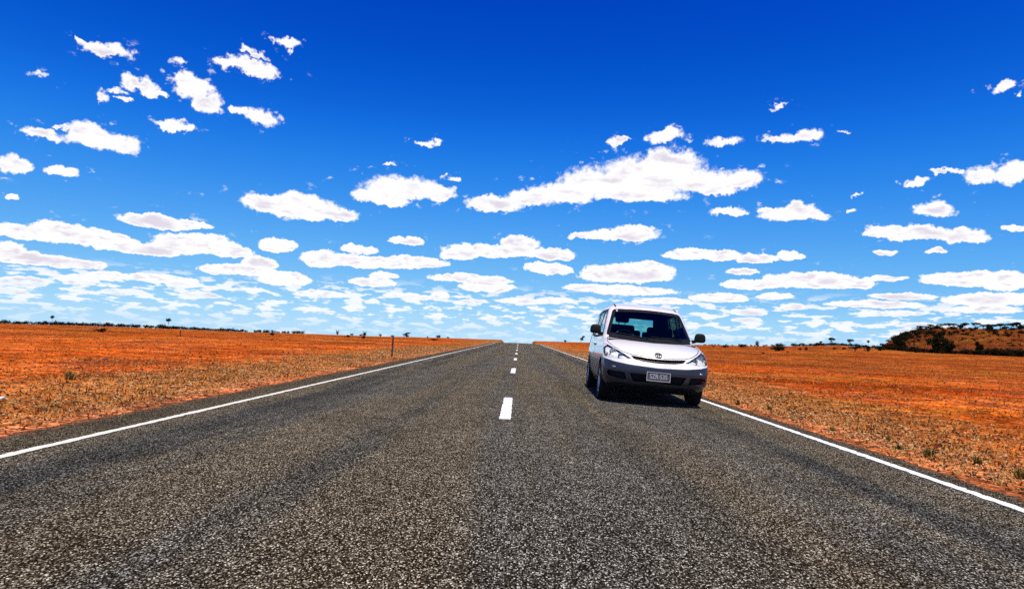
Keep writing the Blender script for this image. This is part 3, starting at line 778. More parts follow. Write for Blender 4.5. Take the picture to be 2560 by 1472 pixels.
# windscreen surround, wiper well
q = bmesh.new(); WSi = WS
ribbon(q, [(x*.962, 1.33+(z-1.33)*.93) for x, z in WS], .055, 'front', .003, closed=True)
ribbon(q, [(-.72, 1.075), (-.4, 1.050), (0, 1.038), (.4, 1.050), (.72, 1.075)], .055, 'front', .004)
ribbon(q, [(-.52, 1.58), (0, 1.592), (.52, 1.58)], .05, 'front', .004)
put('windscreen_surround', q, M_black, van)
for pts in ([(-.05, 1.058), (-.22, 1.085), (-.42, 1.115), (-.60, 1.125)], [(.55, 1.085), (.36, 1.10), (.15, 1.095), (-.02, 1.10)]):
    q = bmesh.new(); P3 = []
    for p in resample(pts, .05):
        c, n_ = project(p, 'front'); P3.append(c+n_*.022)
    tube(q, P3, .009, 6); put('wiper', q, M_black, van)
q = bmesh.new()
ribbon(q, [(x*1.0, z) for x, z in BN], .009, 'front', .0015, closed=True); put('bonnet_gap', q, M_black, van)
# roof ditch mouldings
q = bmesh.new()
for s in (-1, 1): ribbon(q, [(.565*s, 2.02), (.575*s, 2.5), (.575*s, 3.6), (.55*s, 4.1)], .022, 'top', .006)
put('roof_moulding', q, M_black, van)
# number plate
q = bmesh.new(); box(q, (0, -.028, .478), (.375, .012, .140), bev=.004); plate = put('number_plate', q, pmat('plate_backing', (.085, .06, .062), .5, var=.2), van, smooth_=False)
M_plate_edge = pmat('plate_edge', (.46, .45, .48), .4, var=.1)
q = bmesh.new()
for c, s_ in (((0, -.036, .545), (.378, .006, .010)), ((0, -.036, .411), (.378, .006, .010)), ((-.184, -.036, .478), (.010, .006, .124)), ((.184, -.036, .478), (.010, .006, .124))): box(q, c, s_)
put('plate_frame', q, M_plate_edge, plate, smooth_=False)
cu = bpy.data.curves.new('plate_text', 'FONT'); cu.body = 'SZR\u00b7535'; cu.size = .105; cu.align_x = 'CENTER'; cu.align_y = 'CENTER'; cu.extrude = .0015; cu.offset = .0018; cu.space_character = .95
to = bpy.data.objects.new('plate_text', cu); C.objects.link(to)
bpy.context.view_layer.update()
tm = bpy.data.meshes.new_from_object(to.evaluated_get(bpy.context.evaluated_depsgraph_get()))
bpy.data.objects.remove(to)
tm.transform(Matrix.Translation((0, -.0365, .478)) @ Matrix.Rotation(R(90), 4, 'X') @ Matrix.Diagonal((.82, 1.0, 1, 1)))
tm.materials.clear(); tm.materials.append(M_plate_edge)
to = bpy.data.objects.new('plate_characters', tm); C.objects.link(to); to.parent = plate
# grille, openings
g_o = put('grille', grille, M_black, van)
q = bmesh.new(); P3 = []
for x in np.linspace(-.36, .36, 25):
    c, n_ = project((x, .722-.012*(1-(x/.36)**2)), 'front'); P3.append(c+Vector((0, .002, 0)))
tube(q, P3, .006, 6); put('grille_bar', q, pmat('dull_metal', (.10, .10, .11), .3, .8, var=.1), g_o)
put('lower_grille', lower, M_black, van)
for fg in fogs: put('fog_lamp_recess', fg, M_black, van)
# badge of three ovals
q = bmesh.new()
def oval(rx, rz, cz, th):
    P3 = []
    for a in np.linspace(0, 2*math.pi, 33):
        c, n_ = project((rx*math.cos(a), cz+rz*math.sin(a)), 'front'); P3.append(c+Vector((0, -.008, .004)))
    tube(q, P3, th, 6)
oval(.056, .034, .815, .006); oval(.018, .030, .815, .005); oval(.038, .012, .829, .005)
put('badge', q, pmat('badge_metal', (.06, .06, .07), .2, .9, var=.1), van)
# head lamps
for s in (-1, 1):
    lens, house = lamps[s]
    h_o = put('headlight', house, pmat('lamp_housing', (.85, .86, .86), .4, .05, var=.2), van)
    put('lens', lens, M_lens, h_o, True)
    for (lx, lz, lr) in ((.715, .815, .062), (.60, .768, .045)):
        c, n_ = project((lx*s, lz), 'front')
        q = bmesh.new()
        prof = [(lr, 0), (lr*.92, .02), (lr*.6, .045), (.012, .055), (.012, .03), (.0, .022)]
        lathe(q, [(a, b) for a, b in prof], (0, 0, 0), 20)
        bmesh.ops.rotate(q, cent=(0, 0, 0), matrix=Matrix.Rotation(R(90), 3, 'Z'), verts=q.verts)
        bmesh.ops.translate(q, vec=(c.x, c.y+.006, c.z), verts=q.verts)
        put('reflector', q, M_chrome, h_o)
    q = bmesh.new(); c, n_ = project((.815*s, .77), 'front'); box(q, (c.x-.01*s, c.y+.03, c.z), (.03, .04, .05), bev=.01)
    put('indicator_bulb', q, pmat('amber_plastic', (.55, .22, .05), .3, var=.1), h_o)
    q = bmesh.new(); ribbon(q, [(x*s, z) for x, z in HL[1:5]], .008, 'front', .0015); put('lamp_gap', q, M_black, h_o)
# bumper markers
for s in (-1, 1):
    q = bmesh.new(); c, n_ = project((.70*s, .575), 'front'); box(q, c, (.055, .02, .03), Matrix.Rotation(R(28*s), 3, 'Z'), .006); put('marker_lamp', q, pmat('marker_clear', (.35, .33, .32), .15, .3, var=.1), van)
# mirrors
for s in (-1, 1):
    q = bmesh.new(); bmesh.ops.create_icosphere(q, subdivisions=4, radius=1.0)
    for v in q.verts:
        p = v.co; e = 3.2
        nrm = (abs(p.x)**e+abs(p.y)**e+abs(p.z)**e)**(1/e); p /= nrm
        p.x *= .098*(1-.12*p.z); p.y *= .055*(1 if p.y < 0 else .5); p.z *= .083
        v.co = p+Vector((.945*s, 1.50, 1.185))
    m_o = put('mirror_housing', q, M_black, van)
    q = bmesh.new(); tube(q, [(.80*s, 1.56, 1.10), (.86*s, 1.53, 1.115), (.93*s, 1.51, 1.15)], [.035, .03, .03], 8); put('mirror_arm', q, M_black, m_o)
    q = bmesh.new(); box(q, (.945*s, 1.531, 1.185), (.15, .004, .12), bev=.001); put('mirror_glass', q, M_chrome, m_o)
# wheels
for (sx, wy) in ((-1, .93), (1, .93), (-1, 3.82), (1, 3.82)):
    cx = .765*sx; c = (cx, wy, .318+.017*sx)
    q = bmesh.new()
    T = [(.205, .085), (.235, .098), (.285, .102), (.308, .094), (.318, .075), (.320, .03), (.320, -.03), (.318, -.075), (.308, -.094), (.285, -.102), (.235, -.098), (.205, -.085)]
    lathe(q, [(r_, dx*sx) for r_, dx in T], c, 48)
    bmesh.ops.recalc_face_normals(q, faces=q.faces)
    w_o = put('wheel', q, M_rubber, van)
    q = bmesh.new(); lathe(q, [(.207, .086*sx), (.200, .090*sx), (.188, .078*sx), (.180, .02*sx), (.172, -.06*sx)], c, 48); bmesh.ops.recalc_face_normals(q, faces=q.faces); put('rim', q, M_alloy, w_o)
    q = bmesh.new()
    for k in range(5):
        a = 2*math.pi*k/5
        for da in (-.16, .16):
            p0 = Vector((cx+.062*sx, wy+.03*math.cos(a), .318+.03*math.sin(a))); p1 = Vector((cx+.074*sx, wy+.192*math.cos(a+da), .318+.192*math.sin(a+da)))
            tube(q, [p0, (p0+p1)/2, p1], [.026, .018, .016], 8)
    lathe(q, [(.0, .085*sx), (.034, .082*sx), (.045, .065*sx), (.05, .03*sx)], c, 20)
    put('spokes', q, M_alloy, w_o)
    q = bmesh.new(); lathe(q, [(.0, .01*sx), (.15, .01*sx), (.15, -.02*sx), (0, -.02*sx)], c, 32); put('brake_disc', q, pmat('brake_iron', (.10, .08, .07), .5, .6, var=.2), w_o)
    # wheel well
    q = bmesh.new(); n0 = 20
    ring = [[q.verts.new((x, wy+.385*math.cos(a), max(.2, .325+.385*math.sin(a)))) for a in np.linspace(-.3, math.pi+.3, n0)] for x in (.50*sx, .838*sx)]
    for k in range(n0-1): q.faces.new((ring[0][k], ring[0][k+1], ring[1][k+1], ring[1][k]))
    q.faces.new(ring[0]); put('wheel_well', q, M_black, van)
# underside
q = bmesh.new(); box(q, (0, 2.45, .28), (1.00, 4.2, .16), bev=.02); box(q, (0, 2.35, .27), (1.50, 2.1, .14), bev=.02); box(q, (0, .30, .36), (1.20, .30, .10), bev=.02)
box(q, (0, .93, .30), (1.30, .08, .06)); box(q, (0, 3.82, .30), (1.30, .08, .07)); put('underbody', q, M_black, van)
# cabin
q = bmesh.new(); box(q, (0, 2.7, .46), (1.56, 3.5, .06)); box(q, (0, .95, .75), (1.5, .06, .56)); put('cabin_floor', q, M_dark, van)
q = bmesh.new(); box(q, (0, 1.46, .93), (1.44, .50, .20), bev=.07, segs=4); box(q, (-.37, 1.62, 1.04), (.36, .16, .09), bev=.04, segs=3); put('dashboard', q, M_dark, van)
q = bmesh.new()
rot = Matrix.Rotation(R(-28), 3, 'X'); P3 = []
for a in np.linspace(0, 2*math.pi, 40): P3.append(Vector((-.37, 1.86, 1.06))+rot @ Vector((.185*math.cos(a), 0, .185*math.sin(a))))
tube(q, P3, .016, 8)
for a in (R(200), R(340), R(270)): tube(q, [Vector((-.37, 1.84, 1.05)), Vector((-.37, 1.86, 1.06))+rot @ Vector((.18*math.cos(a), 0, .18*math.sin(a)))], .016, 6)
box(q, (-.37, 1.845, 1.055), (.13, .05, .11), bev=.02); put('steering_wheel', q, pmat('wheel_leather', (.06, .06, .065), .35, var=.2), van)
def seat(x, y, w=.50, hh=.62):
    q = bmesh.new(); box(q, (x, y, .70), (w, .50, .16), bev=.05, segs=3)
    rot = Matrix.Rotation(R(-14), 3, 'X'); box(q, (x, y+.30, .72+hh/2), (w, .13, hh), rot, .05, 3)
    s_ = put('seat', q, M_seat, van)
    q = bmesh.new(); box(q, (x, y+.395, .72+hh+.13), (.27, .10, .20), rot, .045, 3)
    for dx in (-.06, .06): tube(q, [(x+dx, y+.375, .72+hh-.02), (x+dx, y+.385, .72+hh+.08)], .008, 6)
    put('headrest', q, M_seat, s_)
for x, y in ((-.37, 2.10), (.37, 2.10)): seat(x, y)
for x, y in ((-.42, 3.0), (.42, 3.0)): seat(x, y, .50, .36)
seat(0, 3.02, .36, .32)
for x, y in ((-.42, 3.85), (.42, 3.85)): seat(x, y, .44, .32)
q = bmesh.new(); box(q, (.0, 1.98, 1.50), (.24, .03, .065), bev=.012); tube(q, [(0, 1.97, 1.53), (0, 1.93, 1.60)], .01, 6); put('interior_mirror', q, M_dark, van)
q = bmesh.new(); c, n_ = project((-.53, 1.565), 'front'); box(q, c+Vector((0, .006, 0)), (.075, .004, .05), Matrix.Rotation(R(-55), 3, 'X')); put('windscreen_label', q, M_trimw, van)
q = bmesh.new(); tube(q, [(.78, 4.45, 1.30), (.79, 4.50, .8)], .012, 6); q.free()
# tail lamps
for s in (-1, 1):
    q = bmesh.new(); ribbon(q, [(4.50, .85), (4.42, 1.35)], .12, 'side', .006, s); put('tail_lamp', q, pmat('red_lens', (.35, .02, .02), .2, var=.1), van)

# ------------------------------------------------------------------ vegetation
def leaf_mat(name, a, b_):
    m, t, b = new_mat(name)
    g = t.nodes.new('ShaderNodeNewGeometry')
    nz = noise(g.outputs['Position'], 2.5, 3, .6, tree=t)
    oi = t.nodes.new('ShaderNodeObjectInfo')
    k = mth('ADD', mth('MULTIPLY', nz, .8, tree=t), mth('MULTIPLY', oi.outputs['Random'], .25, tree=t), tree=t)
    t.links.new(mixc(smooth(k, .3, .75, tree=t), a, b_, tree=t), b.inputs['Base Color'])
    b.inputs['Roughness'].default_value = .8; b.inputs['Specular IOR Level'].default_value = .03
    return m
M_leaf = leaf_mat('dark_mulga_leaf', (.005, .006, .002), (.018, .019, .008))
M_leaf2 = leaf_mat('saltbush_leaf', (.020, .018, .008), (.055, .045, .022))
M_dry = leaf_mat('dry_twig', (.05, .03, .018), (.10, .06, .035))
M_bark = pmat('bark', (.030, .020, .014), .9, var=.4, spec=.1)

def leaf_cloud(r, lobes, n, size, flat=1.0):
    """many small leaf-sized faces in uneven clumps"""
    V = []; F = []
    tot = sum(l[3]*l[4] for l in lobes)
    for (cx, cy, cz, rx, rz) in lobes:
        m = int(n*rx*rz/tot)
        for _ in range(m):
            d = r.normal(size=3); d /= np.linalg.norm(d); q = r.random()**.45
            p = np.array([cx+d[0]*rx*q, cy+d[1]*rx*q, cz+d[2]*rz*q])
            if r.random() < .12: p += d*rx*.22
            a = r.normal(size=3); a /= np.linalg.norm(a); b = np.cross(a, r.normal(size=3)); b /= np.linalg.norm(b)+1e-9
            s = size*(.5+r.random()); b *= s*.55; a *= s
            k = len(V); V += [p-a*.5, p+b*.5, p+a*.5, p-b*.5]; F.append((k, k+1, k+2, k+3))
    return V, F

def limb_mesh(segs):
    bm = bmesh.new()
    for pts, rad in segs: tube(bm, pts, rad, 6)
    return bm

def make_plant(kind, seed):
    """one plant of unit height 1 and width about 1; returns the empty with its parts"""
    r = np.random.default_rng(seed); rnd = random.Random(seed)
    root = empty({'bush': 'shrub', 'ball': 'shrub', 'yucca': 'spiky_shrub', 'spindly': 'slender_tree', 'lean': 'leaning_tree', 'flat': 'flat_topped_tree', 'tree': 'bushy_tree'}[kind])
    segs = []; lobes = []; n = 420; size = .11
    if kind in ('bush', 'ball'):
        for k in range(5):
            a = k*1.26+r.random(); d = .22+.12*r.random()
            segs.append(([(0, 0, -.05), (math.cos(a)*d*.5, math.sin(a)*d*.5, .22), (math.cos(a)*d, math.sin(a)*d, .5)], [.03, .02, .008]))
        if kind == 'ball': lobes = [(0, 0, .60, .40, .38), (.1, .1, .5, .3, .3)]
        else:
            for k in range(7): lobes.append((r.uniform(-.36, .36), r.uniform(-.36, .36), r.uniform(.26, .62), r.uniform(.16, .26), r.uniform(.20, .34)))
            lobes.append((0, 0, .38, .36, .36))
    elif kind == 'yucca':
        n = 160
        segs.append(([(0, 0, -.05), (.01, 0, .2), (0, 0, .38)], [.06, .05, .05]))
        for k in range(13):
            a = k*.485*math.pi; sp = .18+.32*r.random(); hgt = .65+.35*r.random()
            segs.append(([(0, 0, .3), (math.cos(a)*sp*.5, math.sin(a)*sp*.5, .55), (math.cos(a)*sp, math.sin(a)*sp, hgt)], [.035, .028, .006]))
        lobes = [(0, 0, .34, .2, .22)]
    elif kind == 'spindly':
        segs.append(([(0, 0, -.05), (.03, 0, .3), (-.02, .01, .55), (.0, 0, .8)], [.028, .022, .018, .01]))
        for s_ in (-1, 1): segs.append(([(-.02, .01, .5), (.09*s_, .02, .66), (.16*s_, 0, .82)], [.014, .01, .006]))
        size = .11; lobes = [(0, 0, .86, .30, .13), (.12, 0, .80, .22, .10), (-.18, .02, .82, .18, .08), (.02, 0, .1, .3, .12)]; n = 420
    elif kind == 'lean':
        segs.append(([(-.25, 0, -.05), (-.1, 0, .3), (.1, 0, .6), (.22, 0, .8)], [.035, .03, .02, .01]))
        segs.append(([(-.1, 0, .3), (-.2, .05, .55)], [.02, .008]))
        lobes = [(.22, 0, .80, .26, .17), (.0, 0, .6, .22, .16), (.38, 0, .88, .13, .09), (-.22, .04, .5, .14, .14), (.1, 0, .42, .18, .14)]
    elif kind == 'flat':
        bx = r.uniform(-.08, .08)
        segs.append(([(0, 0, -.05), (bx, 0, .25), (bx*.5, .02, .5)], [.035, .028, .022]))
        for k in range(5):
            a = k*1.26+r.random()*.5; d = .28+.12*r.random()
            segs.append(([(bx*.5, .02, .45), (math.cos(a)*d*.5, math.sin(a)*d*.5, .66), (math.cos(a)*d, math.sin(a)*d, .80)], [.018, .012, .006]))
        for k in range(6):
            a = k*1.05+r.random()*.6; d = .26+.1*r.random(); lobes.append((math.cos(a)*d, math.sin(a)*d, .80+.05*r.normal(), .17+.05*r.random(), .10))
        lobes += [(0, 0, .88, .25, .11), (r.uniform(-.3, .3), 0, .62, .12, .07)]; size = .12; n = 620
    else:
        segs.append(([(0, 0, -.05), (.02, 0, .2), (-.03, 0, .45), (0, 0, .7)], [.045, .036, .025, .012]))
        for k in range(7):
            a = k*.9+r.random(); d = .22+.14*r.random(); z = .25+.4*r.random()
            segs.append(([(0, 0, z*.7), (math.cos(a)*d*.6, math.sin(a)*d*.6, z+.05), (math.cos(a)*d, math.sin(a)*d, z+.16)], [.018, .012, .005]))
        for k in range(13):
            lobes.append((r.uniform(-.36, .36), r.uniform(-.36, .36), r.uniform(.18, .86), r.uniform(.12, .22), r.uniform(.10, .19)))
        lobes.append((0, 0, .5, .26, .32)); n = 2600; size = .075
    st = put('stem' if kind in ('bush', 'ball', 'yucca') else 'trunk', limb_mesh(segs), M_bark if kind != 'yucca' else M_leaf2, root)
    V, F = leaf_cloud(r, lobes, n, size)
    mesh_obj('foliage' if kind in ('bush', 'ball', 'yucca') else 'crown', V, F, M_leaf if kind != 'ball' else M_leaf2, root)
    return root

PROTO = {}
def plant(kind, az, r, h, w, label=None, category=None, group=None, variant=0):
    key = (kind, variant)
    if key not in PROTO:
        o = PROTO[key] = make_plant(kind, 31*variant+{'bush': 1, 'ball': 2, 'yucca': 3, 'spindly': 4, 'lean': 5, 'flat': 6, 'tree': 7}[kind]); first = o
    else:
        src = PROTO[key]; o = src.copy(); C.objects.link(o)
        for ch in src.children:
            c = ch.copy(); c.parent = o; C.objects.link(c)
        for k in ('group', 'label', 'category'):
            if k in o: del o[k]
    o.location = at(az, r)-Vector((0, 0, .03*h)); o.scale = (w, w, h)
    o.rotation_euler = (0, 0, 0 if kind == 'lean' else rng.uniform(0, 6.28))
    tag(o, label, category, group)
    return o

SPECIAL = [
 ('spindly', -34.39, 230, 2.9, 1.7, 'thin dark tree standing taller than the scrub line at the far left'),
 ('spindly', -27.16, 240, 3.5, 2.6, 'lone slender tree with a tuft crown above the left horizon'),
 ('bush', -31.41, 75, .55, 1.15, 'low dark oval shrub alone in the red field at left'),
 ('bush', -19.76, 95, .6, .8, 'small dark shrub in the red field in front of the densest left scrub'),
 ('bush', -13.98, 110, .5, 1.1, 'low dark shrub on the red ground behind the left roadside post'),
 ('bush', -12.77, 100, .5, .9, 'small shrub on red ground just left of the roadside post'),
 ('bush', -7.10, 110, .4, 1.9, 'flat dark shrub between the roadside post and the road crest'),
 ('yucca', -14.84, 180, 1.6, 1.5, 'spiky shrub with upright leaves on the left horizon'),
 ('yucca', -12.66, 180, 1.5, 1.7, 'widest spiky shrub on the left horizon, nearer the roadside post'),
 ('lean', -9.38, 200, 1.5, 2.7, 'dark tree leaning right on the horizon beside the roadside post'),
 ('lean', 5.20, 200, 2.1, 1.6, 'small dark tree at the left edge of the parked van'),
 ('bush', 3.82, 210, 1.0, 1.1, 'round dark shrub on the horizon between the road crest and the van'),
 ('bush', 17.92, 160, 1.1, 2.9, 'wide dark shrub on red ground right of the van mirror'),
 ('ball', 18.99, 170, 1.6, 1.2, 'pale grey ball-shaped bush on the skyline right of the van'),
 ('bush', 20.51, 130, 1.3, 3.9, 'broad low blackish thicket in the red field right of the van'),
 ('flat', 23.53, 240, 1.6, 1.0, 'smallest flat-topped tree at the left end of the skyline trees'),
 ('flat', 24.30, 240, 2.6, 2.2, 'umbrella-shaped tree above the right skyline'),
 ('flat', 25.52, 240, 2.4, 2.0, 'flat-topped tree with dense black crown midway to the hill'),
 ('spindly', 26.73, 240, 2.5, 1.5, 'thin-stemmed tree above the skyline left of the hill'),
 ('flat', 27.66, 240, 1.8, 1.6, 'small umbrella tree just left of the hill foot'),
 ('flat', 28.20, 240, 2.0, 2.3, 'spreading tree where the skyline meets the hill'),
 ('flat', 25.87, 140, 1.0, 2.6, 'low spreading tree on the red flat left of the hill'),
 ('bush', 26.71, 150, 1.5, 1.4, 'upright dark shrub on the red flat left of the hill'),
 ('bush', 27.50, 165, 1.5, 2.5, 'dark thicket at the left end of the band under the hill'),
 ('tree', 28.75, 232, 4.6, 3.9, 'big dark tree at the left foot of the hill'),
 ('tree', 31.11, 212, 6.4, 5.2, 'largest dark tree in front of the hill slope'),
 ('tree', 31.80, 209, 3.7, 3.1, 'dark tree against the right side of the largest tree'),
 ('tree', 33.52, 225, 3.9, 2.4, 'round dark tree standing alone in front of the hill slope'),
 ('lean', 30.01, 322, 2.0, 1.1, 'thin leaning tree at the left end of the hill crest'),
]
for i, (k, az, r_, h, w, lab) in enumerate(SPECIAL):
    plant(k, az, r_, h, w, lab, 'shrub' if k in ('bush', 'ball', 'yucca') else 'tree', variant=i % 3 if k in ('bush', 'flat', 'tree') else 0)

# unremarkable shrubs along the left horizon
az = -39.0; k = 0
while az < -5.0:
    dense = 1.0 if az < -22 else (.8 if az < -17 else .45)
    if rng.random() < dense*.93:
        r_ = rng.uniform(235, 300); h = (rng.uniform(1.2, 1.8) if az < -17 else rng.uniform(.6, 1.5))*(1.15 if rng.random() < .12 else 1)
        plant('bush', az, r_, h, h*rng.uniform(1.2, 2.0), 'low dark shrub in the scrub line along the left horizon', 'shrub', 'shrubs along the left horizon', variant=k % 5); k += 1
    az += rng.uniform(.14, .30) if az < -22 else rng.uniform(.2, .5)
# the same along the right one
az = 13.2
while az < 27.6:
    if rng.random() < (.55 if az < 20 else .9):
        r_ = rng.uniform(215, 300); h = rng.uniform(.45, .8) if az < 20 else rng.uniform(.8, 1.6)
        plant('bush', az, r_, h, h*rng.uniform(1.3, 2.4), 'low dark shrub in the thin scrub line right of the van', 'shrub', 'shrubs along the right horizon', variant=k % 5); k += 1
    az += rng.uniform(.16, .34)
# scattered over the flats in front of the hill
for az, r_, h, w in [(15.74, 150, .4, .7), (16.54, 150, .9, 1.9), (22.08, 140, .7, .7), (22.53, 140, .9, .8), (24.44, 150, .6, .9), (25.12, 150, .7, 1.1), (29.75, 178, .5, .8), (23.2, 180, .8, 1.2), (26.2, 185, .9, 1.6), (24.9, 190, .9, 1.5), (21.2, 120, .3, .5), (19.4, 105, .3, .6)]:
    plant('bush', az, r_, h, w, 'small dark shrub dotted over the red flat left of the hill', 'shrub', 'shrubs dotted over the right flat', variant=k % 5); k += 1
# thick band at the hill foot
az = 28.0
while az < 38.5:
    r_ = rng.uniform(205, 232); h = rng.uniform(1.3, 2.2)*(1.25 if az > 34.3 else 1)
    plant('bush', az, r_, h, h*rng.uniform(1.5, 2.3), 'dark shrub in the thick band along the foot of the hill', 'shrub', 'shrubs along the foot of the hill', variant=k % 5); k += 1
    az += rng.uniform(.20, .34)
# crest of the hill: first its climbing left edge, then flat-topped trees and low shrubs
az = 28.0
while az < 38.5:
    r_ = rng.uniform(318, 336)
    if az < 29.9: kind, h, w = 'bush', rng.uniform(1.1, 1.9), rng.uniform(2.4, 3.8)
    elif rng.random() < .62: kind, h, w = 'flat', rng.uniform(1.7, 2.9), rng.uniform(2.8, 4.8)
    elif rng.random() < .5: kind, h, w = 'tree', rng.uniform(1.7, 2.7), rng.uniform(2.6, 4.0)
    else: kind, h, w = 'bush', rng.uniform(.9, 1.6), rng.uniform(2, 3.8)
    if kind == 'bush': plant(kind, az, r_, h, w, 'low dark shrub growing along the crest of the hill', 'shrub', 'shrubs on the hill crest', variant=k % 5)
    else: plant(kind, az, r_, h, w, ('flat-topped dark tree' if kind == 'flat' else 'round-crowned dark tree')+' in the row along the hill crest', 'tree', 'flat-topped trees on the hill crest' if kind == 'flat' else 'round-crowned trees on the hill crest', variant=k % 3)
    k += 1
    az += rng.uniform(.22, .46)
# shrubs over the hill slope, thicker just under the crest: the largest as things, the small rest as one mass
def slope_spot():
    az = rng.uniform(28.3, 38.5) if rng.random() < .7 else rng.uniform(28.3, 31); top = rng.random() < .68
    return az, (rng.uniform(274, 320) if top else rng.uniform(256, 275)), top
for _ in range(70):
    az, r_, top = slope_spot(); h = rng.uniform(1.0, 1.6)*(1 if top else .6)
    plant('bush', az, r_, h, h*rng.uniform(1.4, 2.4), 'small dark shrub scattered on the red slope of the hill', 'shrub', 'shrubs on the hill slope', variant=k % 5); k += 1
allV = []; allF = []; nv = 0
for _ in range(340):
    az, r_, top = slope_spot(); h = rng.uniform(.5, 1.1)*(1 if top else .6); o_ = at(az, r_)
    V, F = leaf_cloud(rng, [(rng.uniform(-.3, .3), rng.uniform(-.3, .3), .35, .32, .34) for _q in range(3)], 110, .2)
    V = np.array(V)*np.array((h*1.7, h*1.7, h))+np.array(o_); allV.append(V); allF.append(np.array(F)+nv); nv += len(V)
tag(np_mesh('scrub', np.concatenate(allV), np.concatenate(allF), M_leaf), 'low dark scrub spread between the shrubs of the hill slope', 'scrub', kind='stuff')

# ------------------------------------------------------------------ roadside posts
def roadside_post(x, y, h, w, label, lean=0.0):
    o = empty('roadside_post', (x, y, float(ground_z(x, y))), (0, lean, 0)); tag(o, label, 'post')
    q = bmesh.new(); box(q, (0, 0, h/2-.1), (w, w*.45, h+.2), bev=w*.08); put('stake', q, pmat('weathered_post', (.10, .035, .022), .8, var=.35, scale=12, spec=.2), o, smooth_=False)
    q = bmesh.new(); box(q, (0, -w*.26, h*.88), (w*.8, .012, h*.08), bev=.002); put('reflector', q, pmat('red_reflector', (.30, .03, .02), .3, var=.2), o, smooth_=False)
    return o
roadside_post(-5.75, 31.3, .95, .075, 'red-brown guide post standing on the left verge', R(.8))
p = at(-26.31, 60); roadside_post(p.x, p.y, .55, .07, 'thin distant stake in the red field at left')
# strip of white litter at the left edge
q = bmesh.new(); box(q, (0, 0, 0), (.95, .10, .03), bev=.01)
o = put('discarded_board', q, pmat('white_board', (.80, .78, .72), .6, var=.1), None, smooth_=False)
o.location = (-7.15, 8.85, float(ground_z(-7.15, 8.85))+.035); o.rotation_euler = (R(3), R(-3), R(14)); tag(o, 'white strip of litter lying on the gravel at the left edge', 'litter')
# loose stones one can tell apart
def stone(x, y, s, col, label, nm):
    q = bmesh.new(); bmesh.ops.create_icosphere(q, subdivisions=3, radius=1)
    sd_ = rng.uniform(0, 50)
    for v in q.verts:
        c = v.co; d = 1+.22*math.sin(c.x*3.1+sd_)*math.cos(c.y*2.7-sd_)+.12*math.sin(c.z*6+c.x*5+sd_)
        v.co = Vector((c.x*s*1.5*d, c.y*s*d, c.z*s*.55*d))
    o = put('stone', q, pmat(nm, col, .9, var=.3, scale=6, spec=.1), None)
    o.location = (x, y, float(ground_z(x, y))+s*.2); o.rotation_euler = (0, 0, rng.uniform(0, 3)); tag(o, label, 'stone')
stone(18.3, 24.9, .10, (.62, .50, .38), 'pale stone on red ground near the right edge of the picture', 'pale_rock')
stone(-12.1, 20.1, .055, (.08, .06, .06), 'dark flat stone on the orange ground at left', 'dark_rock')
stone(-10.8, 23.4, .05, (.05, .03, .03), 'small blackish stone on the orange ground left of the guide post', 'black_rock')

# ------------------------------------------------------------------ green tufts on the verges, each its own thing
M_tuft = leaf_mat('green_grass_blade', (.12, .09, .02), (.26, .19, .05))
def tuft(x, y, h, n, label, seed):
    r = np.random.default_rng(seed); V = []; F = []
    for _ in range(n):
        a = r.uniform(0, 6.28); l = h*r.uniform(.5, 1.15); sp = r.uniform(.1, .75)*h; bx, by = r.normal(0, h*.16, 2); w = .006+.006*r.random()
        dx, dy = math.cos(a), math.sin(a); px, py = -dy*w, dx*w; k = len(V)
        V += [(bx-px, by-py, 0), (bx+px, by+py, 0), (bx+dx*sp*.4+px*.8, by+dy*sp*.4+py*.8, l*.6), (bx+dx*sp*.4-px*.8, by+dy*sp*.4-py*.8, l*.6), (bx+dx*sp, by+dy*sp, l*.95)]
        F += [(k, k+1, k+2, k+3), (k+3, k+2, k+4)]
    o = mesh_obj('grass_tuft', V, F, M_tuft); o.location = (x, y, float(ground_z(x, y))-.01); tag(o, label, 'grass tuft', 'grass tufts on the verges')
for i, (x, y, h, n, lab) in enumerate([
 (4.35, 9.6, .08, 26, 'green tuft on the right verge, third nearest the van along the edge line'),
 (4.75, 8.9, .08, 24, 'thin green tuft in the middle of the right-hand row of tufts'),
 (4.40, 8.0, .10, 34, 'left one of two paired green tufts on the right verge'),
 (4.45, 7.55, .13, 50, 'largest green tuft on the right verge'),
 (4.75, 7.2, .10, 34, 'green tuft between the largest tuft and the nearest one'),
 (4.65, 6.45, .11, 55, 'nearest green tuft at the right edge of the picture'),
 (4.2, 13.2, .13, 34, 'green tuft beside the front wheel of the van'),
 (4.5, 12.4, .10, 30, 'small green tuft a step nearer than the one beside the van'),
 (-8.2, 12.6, .20, 70, 'green tuft on the left verge where gravel turns to red earth')]): tuft(x, y, h, n, lab, 50+i)

# ------------------------------------------------------------------ grass litter and gravel on both verges
def scatter_xy(n, ymin, ymax, xr):
    y = np.exp(rng.uniform(math.log(ymin), math.log(ymax), n)); x = xr(n, y)
    return x, y
def verge_x(n, y):
    left = rng.random(n) < .5
    xl = SEAL_L-.15-np.abs(rng.gamma(2.0, 1.1, n)); xr_ = SEAL_R+.15+np.abs(rng.gamma(2.0, .62, n))
    return np.where(left, xl, xr_)
def field_x(n, y):
    s = np.where(rng.random(n) < .5, -1, 1); return s*(4.9+rng.random(n)*(3+y*.85))
gx, gy = scatter_xy(6500, 3.2, 75, verge_x)
keep = fbm2(gx*1.1, gy*.8, 9) > -.55
gx, gy = gx[keep], gy[keep]
B = 6; n = len(gx)*B
bx = np.repeat(gx, B)+rng.normal(0, .03, n); by = np.repeat(gy, B)+rng.normal(0, .03, n); bz = ground_z(bx, by)
